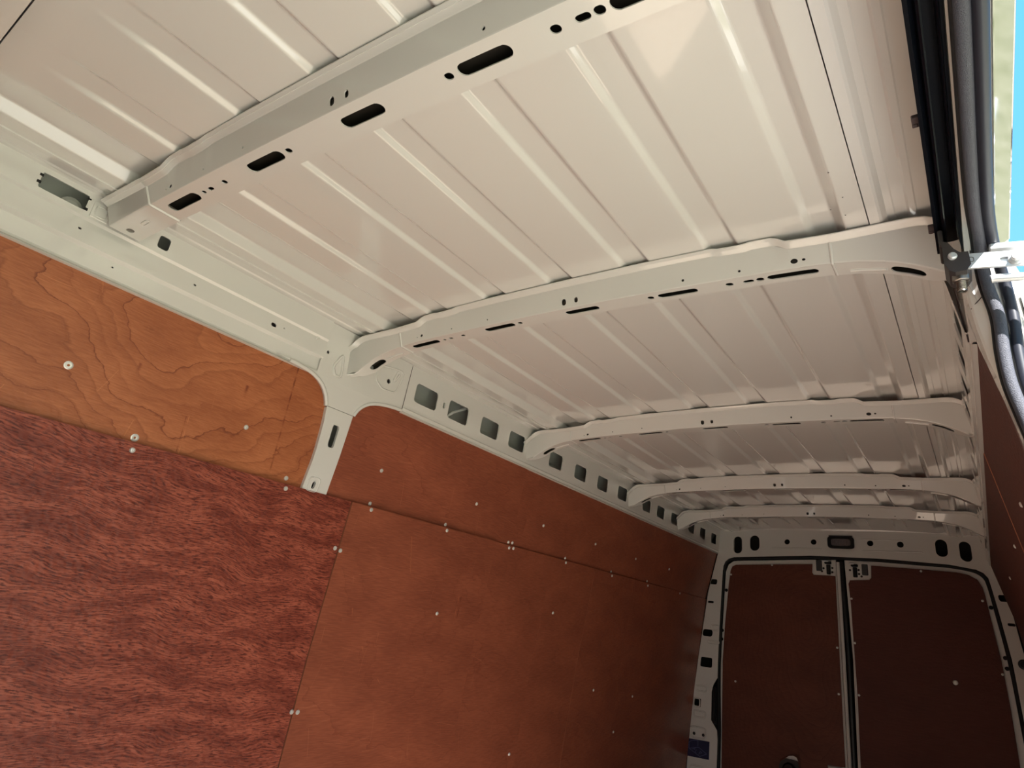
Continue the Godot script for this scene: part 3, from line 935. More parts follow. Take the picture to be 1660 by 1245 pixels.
func bow_piece(b: Dictionary, x0: float, x1: float, web_holes: Array, bottom_holes: Array, proud := 0.0) -> MB:
	var m := MB.new()
	var low: Callable = b.low
	var top: Callable = b.top
	var dd: Callable = b.d
	var w: float = b.w
	var eye := EYE
	var web := func(u: float, v: float) -> Vector3:
		var s := 0.03 + 0.97 * v / 0.048
		return P(u, lerpf(low.call(u), top.call(u) - 0.006, s) - proud, dd.call(u) - 0.015 * s - proud)
	m.sheet(web, x0, x1, 0.0, 0.048, 0.02, 1, web_holes, eye, 0.002)
	var slim := func(u: float) -> float: return 1.0 - 0.72 * smoothstep(0.655, 0.70, absf(u)) if not b.flat else 1.0
	var botf := func(u: float, v: float) -> Vector3: return P(u, low.call(u) - proud, dd.call(u) + 0.003 + v * slim.call(u))
	m.sheet(botf, x0, x1, 0.0, w - 0.003, 0.02, 1, bottom_holes, P(u_mid(x0, x1), 1.0, 0.6), 0.002)
	var st := []
	var fl := []
	var rear := []
	var n := maxi(8, int((x1 - x0) / 0.012))
	for i in n + 1:
		var u := lerpf(x0, x1, float(i) / n)
		var a: Vector3 = web.call(u, 0.0)
		var c: Vector3 = botf.call(u, 0.0)
		st.append(PackedVector3Array([a, a.lerp(c, 0.5) + Vector3(0, -0.0007, 0.0007), c]))
		var t: Vector3 = web.call(u, 0.048)
		var tip := P(u, top.call(u) - proud, dd.call(u) - 0.031 - proud)
		fl.append(PackedVector3Array([t, t.lerp(tip, 0.12) + Vector3(0, -0.0004, 0), t.lerp(tip, 0.62) + Vector3(0, 0.0002, 0), t.lerp(tip, 0.68) + Vector3(0, -0.0012, 0), tip, tip + Vector3(0, 0.002, 0)]))
		var e: Vector3 = botf.call(u, w - 0.003)
		rear.append(PackedVector3Array([e, e + Vector3(0, 0.003, -0.0015), P(e.x, top.call(u), -e.z + 0.012), P(e.x, top.call(u) + 0.001, -e.z + 0.026)]))
	m.sweep(st, P(u_mid(x0, x1), 1.0, 0.0))
	m.sweep(fl, P(u_mid(x0, x1), 1.0, 0.0))
	m.sweep(rear, P(u_mid(x0, x1), 1.0, 6.0))
	return m

func u_mid(a: float, b: float) -> float: return (a + b) * 0.5

func build_beams() -> void:
	var spec := [[0.389, 0.045, 0.058, true], [1.050, 0.018, 0.044, false], [1.940, 0.0, 0.044, false], [2.840, 0.0, 0.044, false], [3.480, 0.0, 0.044, false]]
	var names := ["wide cream roof bow nearest the camera, with square ends and long slots", "cream roof bow ending at the black door track on the right", "cream roof bow third from the front, first one wholly behind the pillar", "cream roof bow fourth from the front, in the shaded rear half", "cream roof bow next to the rear door header"]
	for i in spec.size():
		var s = spec[i]
		var o := thing("roof_bow", names[i], "roof beam", Vector3.ZERO, "roof bows across the van")
		var b := bow_shape(s[0], s[1], s[2], s[3])
		var wh := []
		for q in WEB_HOLES: wh.append([q[0], q[1] * 0.93, q[2], q[2] * (1.35 if absf(q[0]) < 0.1 else 1.0), q[2] * 1.3])
		var bh := []
		var mid: float = (s[2] - 0.003) * 0.45
		var half: float = 0.0105 if s[3] else 0.0085
		for q in SLOTS: bh.append([q[0], mid, q[1], half, half])
		for q in PINS: bh.append([q[0], mid, q[1] * 1.15, q[2] * 1.2, q[2] * 1.2])
		var e := 0.524
		part("bow", bow_piece(b, -e, e, wh, bh), M.paint, o)
		var ip := MB.new()
		var rows := []
		var reach := 0.52 if s[3] else 0.662
		for k in 49:
			var u := lerpf(-reach, reach, k / 48.0)
			var y: float = b.low.call(u)
			var d: float = b.d.call(u)
			rows.append(PackedVector3Array([P(u, y + 0.004, d + s[2] - 0.005), P(u, y + 0.018, d + s[2] - 0.006), P(u, y + 0.020, d - 0.002), P(u, y + 0.006, d + 0.0015)]))
		ip.sweep(rows, P(0, 1.0, 1.0))
		part("added_slot_shade", ip, M.hollow_shade, o)  # added dark plate: paints in the shade seen through the slots
		for sg in [-1.0, 1.0]:
			var jl := MB.new()
			var q := PackedVector3Array()
			var u: float = sg * (e - 0.002)
			for v in [0.0, 0.25, 0.5, 0.75, 1.0]:
				q.append(P(u, lerpf(b.low.call(u), b.top.call(u) - 0.006, v), b.d.call(u) - 0.015 * v))
			q.reverse()
			q.append(P(u, b.low.call(u), b.d.call(u) + 0.004))
			q.append(P(u, b.low.call(u), b.d.call(u) + s[2]))
			jl.tube(q, 0.0030, 6)
			part("joint_lip", jl, M.paint, o)
		if s[3]:
			part("end_bracket", bow_piece(b, -0.668, -e + 0.004, [], [[-0.645, mid, 0.0085, 0.0068, 0.0068]], 0.0018), M.paint, o)
			part("end_bracket", bow_piece(b, e - 0.004, 0.668, [], [], 0.0018), M.paint, o)
			var pl := MB.new()
			pl.cbox(P(-0.6850, 1.962, 0.340), Vector3(0.003, 0.036, 0.034), 0.0012)
			part("end_plate", pl, M.paint, o)
			var ps := MB.new()
			bead(ps, PackedVector2Array([Vector2(0.330, 1.972), Vector2(0.330, 1.950), Vector2(0.350, 1.950), Vector2(0.350, 1.972)]), func(p: Vector2, _z: float) -> Vector3: return P(-0.6835, p.y, p.x), 0.0012, 3)
			part("plate_embossing", ps, M.paint, o)
			var seam := MB.new()
			bead(seam, PackedVector2Array([Vector2(-0.600, 0.386), Vector2(-0.575, 0.386), Vector2(-0.575, 0.3935), Vector2(-0.600, 0.3935)]), func(p: Vector2, _z: float) -> Vector3: return P(p.x, 1.9385, p.y), 0.0008, 4)
			part("end_boss", seam, M.paint, o)
		else:
			part("gusset", bow_piece(b, -0.700, -e + 0.002, [], [[-0.630, 0.022, 0.024, 0.011, 0.011]], 0.0008), M.paint, o)
			part("gusset", bow_piece(b, e - 0.002, 0.700, [], [[0.630, 0.022, 0.024, 0.011, 0.011]], 0.0008), M.paint, o)
			for sg in [-1.0, 1.0]:
				var g := MB.new()
				var q := PackedVector3Array()
				for k in 7:
					var u: float = sg * lerpf(0.545, 0.600, k / 6.0)
					q.append(P(u, b.low.call(u) - 0.0010, b.d.call(u) + lerpf(0.030, 0.026, k / 6.0)))
				g.tube(q, 0.0030, 6)
				part("gusset_bead", g, M.paint, o)
		shift(o, P(0, 1.95, s[0]))

# ---------------------------------------------------------------- plywood
func ply(called: String, label: String, side: float, pts: Array, off: float, mat: Material, tex: Array, screws: Array, group := "plywood lining panels") -> void:
	# pts: front top, rear top, rear bottom, front bottom as (D, Y); tex: (D0, Y0, metres wide, metres high)
	var o := thing(called, label, "plywood panel", Vector3.ZERO, group)
	var m := MB.new()
	var e := MB.new()
	var ys := [pts[0].y]
	for k in range(WALL.size() - 1, -1, -1):
		if WALL[k][0] < pts[0].y - 0.01 and WALL[k][0] > pts[3].y + 0.01: ys.append(WALL[k][0])
	ys.append(pts[3].y)
	var at := func(y: float, d: float, z: float) -> Vector3: return P(side * (wx(y) - off + z), y, d)
	var uvf := func(d: float, y: float) -> Vector2: return Vector2((d - tex[0]) / tex[2], 1.0 - (y - tex[1]) / tex[3])
	var inward := Vector3(-side, 0, 0)
	for i in ys.size() - 1:
		var t0: float = (pts[0].y - ys[i]) / (pts[0].y - pts[3].y)
		var t1: float = (pts[0].y - ys[i + 1]) / (pts[0].y - pts[3].y)
		var a0 := lerpf(pts[0].x, pts[3].x, t0); var b0 := lerpf(pts[1].x, pts[2].x, t0)
		var a1 := lerpf(pts[0].x, pts[3].x, t1); var b1 := lerpf(pts[1].x, pts[2].x, t1)
		var y0: float = ys[i]
		var y1: float = ys[i + 1]
		var A: Vector3 = at.call(y0, a0, 0.0); var B: Vector3 = at.call(y0, b0, 0.0)
		var C: Vector3 = at.call(y1, b1, 0.0); var Dd: Vector3 = at.call(y1, a1, 0.0)
		var g := (C - A).cross(Dd - B).normalized()
		if g.dot(inward) < 0.0: g = -g
		m.quad(A, B, C, Dd, g, g, g, g, uvf.call(a0, y0), uvf.call(b0, y0), uvf.call(b1, y1), uvf.call(a1, y1))
		e.face(A, Dd, at.call(y1, a1, 0.009), at.call(y0, a0, 0.009), Vector3(0, 0, 1))
		e.face(B, C, at.call(y1, b1, 0.009), at.call(y0, b0, 0.009), Vector3(0, 0, -1))
	for k in [0, 3]:
		var y: float = pts[k].y
		var x0: float = pts[k].x
		var x1: float = pts[1 if k == 0 else 2].x
		e.face(at.call(y, x0, 0.0), at.call(y, x1, 0.0), at.call(y, x1, 0.009), at.call(y, x0, 0.009), Vector3(0, 1 if k == 0 else -1, 0))
	part("sheet", m, mat, o)
	part("raw_edge", e, M.edge, o)
	for q in screws:
		var s := part("screw", rivet_mesh if q.size() > 2 else screw_mesh, M.screw, o)
		var y: float = q[1]
		var slope := (wx(y + 0.01) - wx(y - 0.01)) / 0.02
		var nrm := Vector3(-side, slope, 0).normalized()
		var zx := Vector3(0, 0, 1)
		s.transform = Transform3D(Basis(nrm.cross(zx).normalized(), nrm, zx), at.call(y, q[0], 0.0))
	shift(o, at.call(pts[3].y, (pts[3].x + pts[2].x) * 0.5, 0.0))

func V(x: float, y: float) -> Vector2: return Vector2(x, y)

func build_panels() -> void:
	ply("plywood_panel", "light orange plywood with swirling grain, upper panel left of the white pillar", -1.0, [V(-0.8, 1.862), V(1.024, 1.862), V(1.024, 1.545), V(-0.8, 1.545)], -0.008, M.orange, [0.05, 1.50, 1.0, 0.40],
		[[0.405, 1.664, 1], [0.577, 1.566, 1], [0.806, 1.659], [0.965, 1.570]])
	ply("plywood_panel", "large dark red coarse-grained plywood at lower left, its corner below the pillar", -1.0, [V(-0.8, 1.5545), V(1.187, 1.5560), V(1.206, 0.02), V(-0.8, 0.02)], 0.004, M.red, [0.05, 0.66, 1.2, 0.90],
		[[0.578, 1.538], [0.967, 1.543], [1.178, 1.422], [1.192, 0.999]])
	ply("plywood_panel", "brown plywood strip just right of the white pillar, under the square openings", -1.0, [V(1.078, 1.866), V(1.945, 1.866), V(1.995, 1.5565), V(1.078, 1.5565)], -0.007, M.brown, [1.0, 1.3, 1.5, 1.0],
		[[1.261, 1.664], [1.727, 1.660], [1.263, 1.565], [1.607, 1.565], [1.975, 1.565]])
	ply("plywood_panel", "shaded brown plywood strip under the rail, reaching the rear pillar", -1.0, [V(1.9475, 1.866), V(4.163, 1.866), V(4.163, 1.5565), V(1.9975, 1.5565)], -0.009, M.brown, [2.05, 1.5, 1.5, 1.0],
		[[2.003, 1.567], [2.402, 1.565], [2.837, 1.562], [3.255, 1.563], [2.171, 1.663], [2.619, 1.659], [3.056, 1.653], [3.494, 1.656]])
	ply("plywood_panel", "tall scratched brown plywood sheet right beside the dark red panel", -1.0, [V(1.1895, 1.5545), V(1.8915, 1.5545), V(1.8955, 0.02), V(1.2085, 0.02)], 0.0060, M.brown, [0.9, 0.6, 1.5, 1.0],
		[[1.265, 1.547], [1.609, 1.546], [1.197, 1.418], [1.210, 0.998], [1.662, 1.282]])
	ply("plywood_panel", "brown plywood sheet in the middle of the left wall, second beside the dark red panel", -1.0, [V(1.8955, 1.5545), V(2.670, 1.5545), V(2.644, 0.02), V(1.8995, 0.02)], -0.002, M.brown, [2.3, 0.75, 1.5, 1.0],
		[[1.983, 1.545], [2.010, 1.547], [2.406, 1.546], [2.384, 1.337], [2.258, 0.812]])
	ply("plywood_panel", "darkest brown plywood sheet on the left wall, against the rear pillar", -1.0, [V(2.6745, 1.5545), V(4.163, 1.5545), V(4.163, 0.02), V(2.6485, 0.02)], -0.0035, M.brown, [3.1, 0.5, 1.5, 1.0],
		[[2.846, 1.543], [3.265, 1.541], [3.717, 1.545], [2.860, 1.030], [3.288, 0.995], [3.125, 0.839]])
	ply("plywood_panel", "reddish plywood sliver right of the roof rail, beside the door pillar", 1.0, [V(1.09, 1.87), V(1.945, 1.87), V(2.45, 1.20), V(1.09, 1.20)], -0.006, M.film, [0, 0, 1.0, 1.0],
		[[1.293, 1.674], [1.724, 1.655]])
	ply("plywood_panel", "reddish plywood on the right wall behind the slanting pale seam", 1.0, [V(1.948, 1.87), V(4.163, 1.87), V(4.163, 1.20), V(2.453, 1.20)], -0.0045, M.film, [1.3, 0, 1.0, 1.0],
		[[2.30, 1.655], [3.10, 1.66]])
	ply("plywood_panel", "unseen reddish plywood sheet low on the right wall, closing it against outside light", 1.0, [V(1.10, 1.198), V(4.163, 1.198), V(4.163, 0.02), V(1.10, 0.02)], -0.006, M.film, [0, 0, 1.0, 1.0], [])  # out of view; keeps daylight from leaking in through the lower wall

# ---------------------------------------------------------------- sliding door gear
func path(pts: Array, smooth := 5) -> PackedVector3Array:
	var c := Curve3D.new()
	for i in pts.size():
		var a: Vector3 = pts[maxi(i - 1, 0)]
		var b: Vector3 = pts[mini(i + 1, pts.size() - 1)]
		var t := (b - a) / 6.0
		var li: float = (pts[i] - a).length() / maxf((b - a).length(), 1e-4)
		c.add_point(pts[i], -t * li * 2.0, t * (1.0 - li) * 2.0)
	return c.tessellate_even_length(smooth, 0.012)

func build_side_door() -> void:
	var tr := thing("door_track", "black sliding door track running along the roof edge at upper right", "track")
	var m := MB.new()
	var pr := [[0.6725, 1.925], [0.6725, 1.888], [0.6765, 1.8875], [0.6785, 1.892], [0.6805, 1.896], [0.6825, 1.8885], [0.6850, 1.8865], [0.6865, 1.8875], [0.6870, 1.905], [0.6975, 1.905], [0.6985, 1.8885], [0.7000, 1.8870], [0.7015, 1.889], [0.7045, 1.889], [0.7045, 1.925], [0.6725, 1.925]]
	var st := []
	for d in [-0.8, -0.4, 0.0, 0.4, 0.7, 0.9, 0.985, 1.005]:
		var row := PackedVector3Array()
		for q in pr: row.append(P(q[0], q[1], d))
		st.append(row)
	m.sweep(st, P(0.69, 1.2, 0.3))
	var cap := PackedVector2Array()
	for q in pr.slice(0, pr.size() - 1): cap.append(V(q[0], q[1]))
	m.slab(cap, func(p: Vector2, z: float) -> Vector3: return P(p.x, p.y, 1.005 + z), 0.0, 0.001, P(0.69, 1.9, 3.0))
	part("rail", m, M.track, tr)
	for q in [[0.672, 1.905, 0.738], [0.671, 1.905, 0.985], [0.670, 1.905, 1.115]]:
		pass
	for d in [0.715, 0.955]:
		var c := MB.new()
		c.cbox(P(0.6700, 1.902, d), Vector3(0.009, 0.006, 0.018), 0.001)
		c.cbox(P(0.6690, 1.9015, d + 0.004), Vector3(0.005, 0.008, 0.006), 0.001)
		part("clip", c, M.clip, tr)
	shift(tr, P(0.69, 1.905, 0.2))

	var s1 := thing("door_seal", "thick grey textured rubber seal curving from door header down the pillar", "rubber seal")
	var a := MB.new()
	var p1 := path([P(0.7170, 1.868, -0.8), P(0.7170, 1.868, 0.0), P(0.7172, 1.868, 0.6), P(0.7180, 1.867, 0.84), P(0.7215, 1.861, 0.935), P(0.7228, 1.842, 0.980), P(0.7248, 1.812, 0.990), P(0.7315, 1.765, 0.992), P(0.7305, 1.710, 0.992), P(0.7325, 1.665, 0.992), P(0.7400, 1.620, 0.992), P(0.7530, 1.55, 0.992), P(0.775, 1.42, 0.992), P(0.83, 1.0, 0.992), P(0.87, 0.4, 0.992)])
	a.tube(p1, 0.0076, 14)
	part("bulb", a, M.seal, s1)
	var a2 := MB.new()
	var lipp := PackedVector3Array()
	for p in p1: lipp.append(p + Vector3(-0.007, 0.004, -0.006))
	a2.tube(lipp, 0.0035, 8)
	part("lip", a2, M.rubber, s1)
	shift(s1, P(0.87, 0.4, 0.992))

	var s2 := thing("door_seal", "smooth blue-black outer rubber strip, between the textured seal and mirror trim", "rubber seal")
	var b := MB.new()
	var p2 := path([P(0.7300, 1.866, -0.8), P(0.7300, 1.866, 0.0), P(0.7302, 1.866, 0.6), P(0.7315, 1.865, 0.85), P(0.7360, 1.858, 0.945), P(0.7415, 1.838, 0.985), P(0.7455, 1.808, 0.998), P(0.7475, 1.765, 1.000), P(0.7465, 1.710, 1.000), P(0.7485, 1.665, 1.000), P(0.7560, 1.620, 1.000), P(0.7690, 1.55, 1.000), P(0.79, 1.42, 1.000), P(0.845, 1.0, 1.0), P(0.885, 0.4, 1.0)])
	b.tube(p2, 0.0072, 14)
	part("strip", b, M.seal_dark, s2)
	shift(s2, P(0.885, 0.4, 1.0))

	var ts := thing("mirror_trim", "bright mirror-like trim strip on the roof edge reflecting grass, beside the blue sky", "trim strip")
	var c := MB.new()
	var q0 := PackedVector3Array(); var q1 := PackedVector3Array()
	for z in [-0.8, 1.0]:
		var row := PackedVector3Array([P(0.7398, 1.8768, z), P(0.7403, 1.8756, z), P(0.7413, 1.8760, z), P(0.7576, 1.8868, z), P(0.7588, 1.8868, z), P(0.7592, 1.8880, z), P(0.7580, 1.8890, z), P(0.7398, 1.8768, z)])
		if z < 0: q0 = row
		else: q1 = row
	c.sweep([q0, q1], P(0.75, 1.0, 0.2))
	part("strip", c, M.mirror, ts)
	shift(ts, P(0.748, 1.88, 0.1))

	var arm := thing("roller_arm", "shiny zinc roller arm with bolt reaching out from the end of the track", "bracket")
	var br := MB.new()
	br.slab(PackedVector2Array([V(0.6755, 1.868), V(0.679, 1.858), V(0.6785, 1.832), V(0.683, 1.818), V(0.690, 1.813), V(0.703, 1.814), V(0.7085, 1.822), V(0.7075, 1.842), V(0.698, 1.843), V(0.692, 1.850), V(0.686, 1.862)]), func(p: Vector2, z: float) -> Vector3: return P(p.x, p.y, 0.935 + z), 0.0, 0.05, P(0.69, 1.3, 0))
	br.cbox(P(0.6785, 1.874, 0.965), Vector3(0.006, 0.03, 0.05), 0.002)
	part("bracket", br, M.cast, arm)
	var pi := MB.new()
	pi.lathe([[0.0055, 0.0], [0.0055, 0.004], [0.004, 0.006], [0.0, 0.006]], P(0.6885, 1.838, 0.936), P(0.35, 0.1, -0.9).normalized() , 14)
	part("pin", pi, M.zinc, arm)
	var ar := MB.new()
	var fa := func(u: float, v: float) -> Vector3: return P(u, 1.8175 + v + (0.699 - u) * 0.16, 0.936 + u * 0.0)
	ar.sheet(fa, 0.6975, 0.95, 0.0, 0.0225, 0.03, 1, [[0.7480, 0.0105, 0.0085, 0.0035, 0.0035]], P(0.70, 1.3, 0), 0.003)
	var a0 := PackedVector3Array(); var a1 := PackedVector3Array()
	for u in [0.6975, 0.95]:
		var row := PackedVector3Array([fa.call(u, 0.0), fa.call(u, 0.0) + P(0, 0, 0.004), fa.call(u, 0.0225) + P(0, 0, 0.004), fa.call(u, 0.0225)])
		if u < 0.8: a0 = row
		else: a1 = row
	ar.sweep([a0, a1], P(0.8, 1.82, 0.938), true)
	ar.face(a0[0], a0[1], a0[2], a0[3], Vector3(-1, 0, 0))
	part("strap", ar, M.zinc, arm)
	var ef := MB.new()
	bead(ef, PackedVector2Array([V(0.7065, 1.833), V(0.7120, 1.832), V(0.7120, 1.825), V(0.7065, 1.826)]), func(p: Vector2, _z: float) -> Vector3: return P(p.x, p.y, 0.936), 0.0006, 2)
	part("stamp", ef, M.steel, arm)
	var bl := MB.new()
	bl.lathe([[0.0090, 0.0], [0.0090, 0.0018], [0.0075, 0.0028], [0.0058, 0.0028], [0.0058, 0.0075], [0.0048, 0.0090], [0.0, 0.0090]], P(0.7565, 1.8185, 0.936), P(0, 0, -1), 6 * 3)
	part("bolt", bl, M.zinc, arm)
	var rail2 := MB.new()
	rail2.tube(PackedVector3Array([P(0.7275, 1.7985, 0.945), P(0.732, 1.7988, 0.945), P(0.80, 1.789, 0.945), P(0.95, 1.765, 0.945)]), 0.0055, 12)
	rail2.cbox(P(0.842, 1.831, 0.952), Vector3(0.225, 0.008, 0.02), 0.002, Basis(Vector3(0, 0, 1), -0.16))
	part("guide_rod", rail2, M.zinc, arm)
	var nu := MB.new()
	nu.lathe([[0.0, 0.0], [0.0105, 0.0], [0.0112, 0.002], [0.0112, 0.008], [0.0095, 0.0095], [0.0, 0.0095]], P(0.6950, 1.8175, 0.955), P(0.02, -1, 0.12).normalized(), 6)
	part("nut", nu, M.steel, arm)
	var sd := MB.new()
	var pf := [[0.0060, 0.0]]
	for k in 6:
		pf.append([0.0064, 0.0012 + k * 0.0022]); pf.append([0.0054, 0.0023 + k * 0.0022])
	pf.append([0.0058, 0.0150]); pf.append([0.0040, 0.0152]); pf.append([0.0034, 0.0120]); pf.append([0.0, 0.0118])
	sd.lathe(pf, P(0.6950, 1.8085, 0.956), P(0.02, -1, 0.12).normalized(), 16)
	part("stud", sd, M.steel, arm)
	shift(arm, P(0.695, 1.80, 0.95))

	# the door itself, slid back along the outside of the van
	var dr := setting("door_3", "white sliding door standing open outside, its sunlit edge at far right", "door")
	var e := MB.new()
	var rows := []
	for k in 12:
		var y := lerpf(0.05, 1.812, k / 11.0)
		var x := lut([[0.0, 0.975], [0.6, 0.97], [1.2, 0.91], [1.6, 0.855], [1.812, 0.805]], y)
		var xi := lut([[0.0, 0.905], [0.6, 0.895], [1.2, 0.85], [1.5, 0.800], [1.65, 0.772], [1.72, 0.765], [1.812, 0.760]], y)
		rows.append(PackedVector3Array([P(xi + 0.02, y, 2.2), P(xi + 0.004, y, 1.04), P(xi, y, 1.018), P(xi + 0.006, y, 1.012), P(x - 0.006, y, 1.004), P(x, y, 1.012), P(x + 0.01, y, 2.2)]))
	e.sweep(rows, P(0.8, 1.3, -3.0))
	e.face(rows[-1][1], rows[-1][2], rows[-1][4], rows[-1][5], Vector3.UP)
	part("door_skin", e, M.white, dr)

# ---------------------------------------------------------------- rear doors
func build_rear_doors() -> void:
	var eye := P(0, 1.3, 0)
	var DF := 4.20
	var at := func(d: float) -> Callable: return func(p: Vector2, z: float) -> Vector3: return S(p, d + z)
	# rubber seal all round the opening
	var seal := thing("rear_door_seal", "black rubber seal framing the rear doors", "rubber seal")
	var sp := []
	for q in [[-0.702, 0.30], [-0.701, 0.62], [-0.697, 0.82], [-0.700, 1.08], [-0.698, 1.20], [-0.683, 1.478], [-0.667, 1.735], [-0.660, 1.775], [-0.640, 1.800], [-0.605, 1.813], [-0.40, 1.826], [-0.15, 1.8425], [0.05, 1.8465], [0.222, 1.8435], [0.42, 1.835], [0.534, 1.829], [0.630, 1.813], [0.668, 1.793], [0.688, 1.760], [0.709, 1.609], [0.733, 1.388], [0.746, 1.126], [0.758, 0.8], [0.765, 0.3]]:
		sp.append(S(V(q[0], q[1]), 4.185))
	var ms := MB.new()
	ms.tube(path(sp, 5), 0.0115, 10)
	part("seal", ms, M.rubber, seal)
	var ml := MB.new()
	ml.cbox(S(V(-0.722, 0.955), 4.185), Vector3(0.040, 0.215, 0.02), 0.006)
	ml.cbox(S(V(-0.727, 0.955), 4.172), Vector3(0.018, 0.19, 0.02), 0.004)
	part("hinge_cover", ml, M.black, seal)
	shift(seal, S(V(0, 0.3), 4.185))

	var cs := thing("centre_seal", "black upright rubber strip in the gap between the two rear doors", "rubber seal")
	var mc := MB.new()
	mc.tube(PackedVector3Array([S(V(0.011, 0.0), 4.225), S(V(0.013, 0.78), 4.225), S(V(0.020, 1.30), 4.225), S(V(0.012, 1.835), 4.225)]), 0.024, 10)
	part("strip", mc, M.black, cs)
	shift(cs, S(V(0.011, 0.0), 4.225))
	var doors := [
		["door_1", "left rear door, lined with dark brown plywood showing an oval grain figure", [V(-0.715, 0.0), V(-0.699, 0.625), V(-0.690, 1.20), V(-0.669, 1.48), V(-0.653, 1.728), V(-0.635, 1.774), V(-0.605, 1.795), V(-0.578, 1.799), V(-0.141, 1.827), V(-0.020, 1.834), V(-0.020, 1.40), V(-0.022, 0.78), V(-0.024, 0.0)]],
		["door_2", "right rear door, lined with plain dark plywood", [V(0.031, 0.0), V(0.033, 0.78), V(0.044, 1.297), V(0.031, 1.836), V(0.30, 1.832), V(0.532, 1.823), V(0.60, 1.815), V(0.645, 1.804), V(0.676, 1.780), V(0.693, 1.747), V(0.707, 1.654), V(0.731, 1.387), V(0.743, 1.053), V(0.755, 0.6), V(0.76, 0.0)]]]
	for q in doors:
		var d := setting(q[0], q[1], "door")
		var m := MB.new()
		m.slab(PackedVector2Array(q[2]), at.call(DF), 0.0, 0.05, eye)
		part("door_frame", m, M.paint, d)
		var lip := MB.new()
		var lp := PackedVector3Array()
		for p in q[2]: lp.append(S(p, DF + 0.001))
		lip.tube(lp, 0.0042, 8, true)
		part("frame_lip", lip, M.paint, d)
		# lock plates at the top of the centre gap
		var left: bool = q[0] == "door_1"
		var pl := MB.new()
		var pts := PackedVector2Array([V(-0.140, 1.827), V(-0.1425, 1.757), V(-0.136, 1.746), V(-0.024, 1.747), V(-0.021, 1.832)]) if left else PackedVector2Array([V(0.049, 1.836), V(0.043, 1.735), V(0.047, 1.727), V(0.147, 1.737), V(0.155, 1.748), V(0.158, 1.826)])
		pl.slab(pts, at.call(DF - 0.011), 0.0, 0.010, eye)
		part("lock_plate", pl, M.paint, d)
		var lk := MB.new()
		var lc := V(-0.058, 1.79) if left else V(0.080, 1.782)
		lk.cbox(S(lc + V(0, -0.012), DF - 0.016), Vector3(0.022, 0.056, 0.016), 0.003)
		lk.cbox(S(lc + V(-0.002, 0.026), DF - 0.018), Vector3(0.036, 0.014, 0.02), 0.003)
		part("latch", lk, M.black, d)
		var rd := MB.new()
		rd.lathe([[0.0065, -0.012], [0.0065, 0.012], [0.0, 0.012]], S(lc + V(-0.012 if left else -0.016, 0.034), DF - 0.022), Vector3.RIGHT, 12)
		part("latch_rod", rd, M.zinc, d)
		var gp := MB.new()
		var gc := V(-0.108, 1.798) if left else V(0.130, 1.787)
		gp.cbox(S(gc, DF - 0.013), Vector3(0.032, 0.062, 0.008), 0.003)
		part("plate_insert", gp, M.greyplastic, d)
		for o in ([V(-0.085, 1.784), V(-0.038, 1.788), V(-0.039, 1.764), V(-0.094, 1.766)] if left else [V(0.054, 1.781), V(0.098, 1.784), V(0.099, 1.762), V(0.111, 1.749)]):
			var bt := MB.new()
			bt.lathe([[0.0062, 0.0], [0.0055, 0.002], [0.0, 0.0022]], S(o, DF - 0.0112), P(0, 0, -1), 12)
			part("plate_hole", bt, M.black, d)
		for o in ([V(-0.6535, 1.618), V(-0.6785, 1.378), V(-0.6815, 1.327)] if left else [V(0.6865, 1.632), V(0.7155, 1.398), V(0.7165, 1.350)]):
			var bh := MB.new()
			bh.lathe([[0.0100, 0.0], [0.0092, 0.002], [0.0, 0.0022]], S(o, DF - 0.0102), P(0, 0, -1), 14)
			part("frame_plug", bh, M.black, d)
		if left:
			var pb := MB.new()
			pb.cbox(S(V(-0.072, 0.735), DF - 0.012), Vector3(0.085, 0.05, 0.012), 0.004)
			part("pull_plate", pb, M.paint, d)
			var gb := MB.new()
			gb.tube(PackedVector3Array([S(V(-0.010, 0.0), DF - 0.004), S(V(-0.0085, 0.78), DF - 0.004), S(V(-0.0055, 1.30), DF - 0.004), S(V(-0.0065, 1.822), DF - 0.004)]), 0.0095, 12)
			part("edge_bead", gb, M.paint, d)
	# plywood on the doors
	var left_ply := PackedVector2Array([V(-0.690, 0.0), V(-0.682, 0.629), V(-0.676, 1.202), V(-0.661, 1.424), V(-0.638, 1.655), V(-0.626, 1.740), V(-0.615, 1.765), V(-0.593, 1.777), V(-0.144, 1.804), V(-0.147, 1.755), V(-0.140, 1.743), V(-0.024, 1.743), V(-0.026, 1.412), V(-0.030, 0.768), V(-0.115, 0.762), V(-0.12, 0.0)])
	var right_ply := PackedVector2Array([V(0.040, 0.0), V(0.042, 0.78), V(0.050, 1.117), V(0.047, 1.60), V(0.0415, 1.705), V(0.050, 1.724), V(0.149, 1.733), V(0.159, 1.745), V(0.163, 1.812), V(0.401, 1.805), V(0.560, 1.798), V(0.610, 1.788), V(0.645, 1.766), V(0.662, 1.730), V(0.668, 1.698), V(0.698, 1.382), V(0.708, 1.169), V(0.712, 0.964), V(0.72, 0.0)])
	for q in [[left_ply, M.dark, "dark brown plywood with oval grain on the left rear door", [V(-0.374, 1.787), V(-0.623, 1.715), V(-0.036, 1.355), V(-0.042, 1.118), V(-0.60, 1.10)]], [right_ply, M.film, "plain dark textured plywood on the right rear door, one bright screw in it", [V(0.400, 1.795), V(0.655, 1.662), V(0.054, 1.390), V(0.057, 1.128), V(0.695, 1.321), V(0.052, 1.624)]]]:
		var o := thing("plywood_panel", q[2], "plywood panel", Vector3.ZERO, "plywood lining panels")
		var m := MB.new()
		m.slab(q[0], at.call(DF - 0.010), 0.0, 0.009, eye)
		for k in m.t.size(): m.t[k] = Vector2((m.t[k].x + 0.72) / 0.70, (1.85 - m.t[k].y) / 1.3) if q[1] == M.dark else m.t[k]
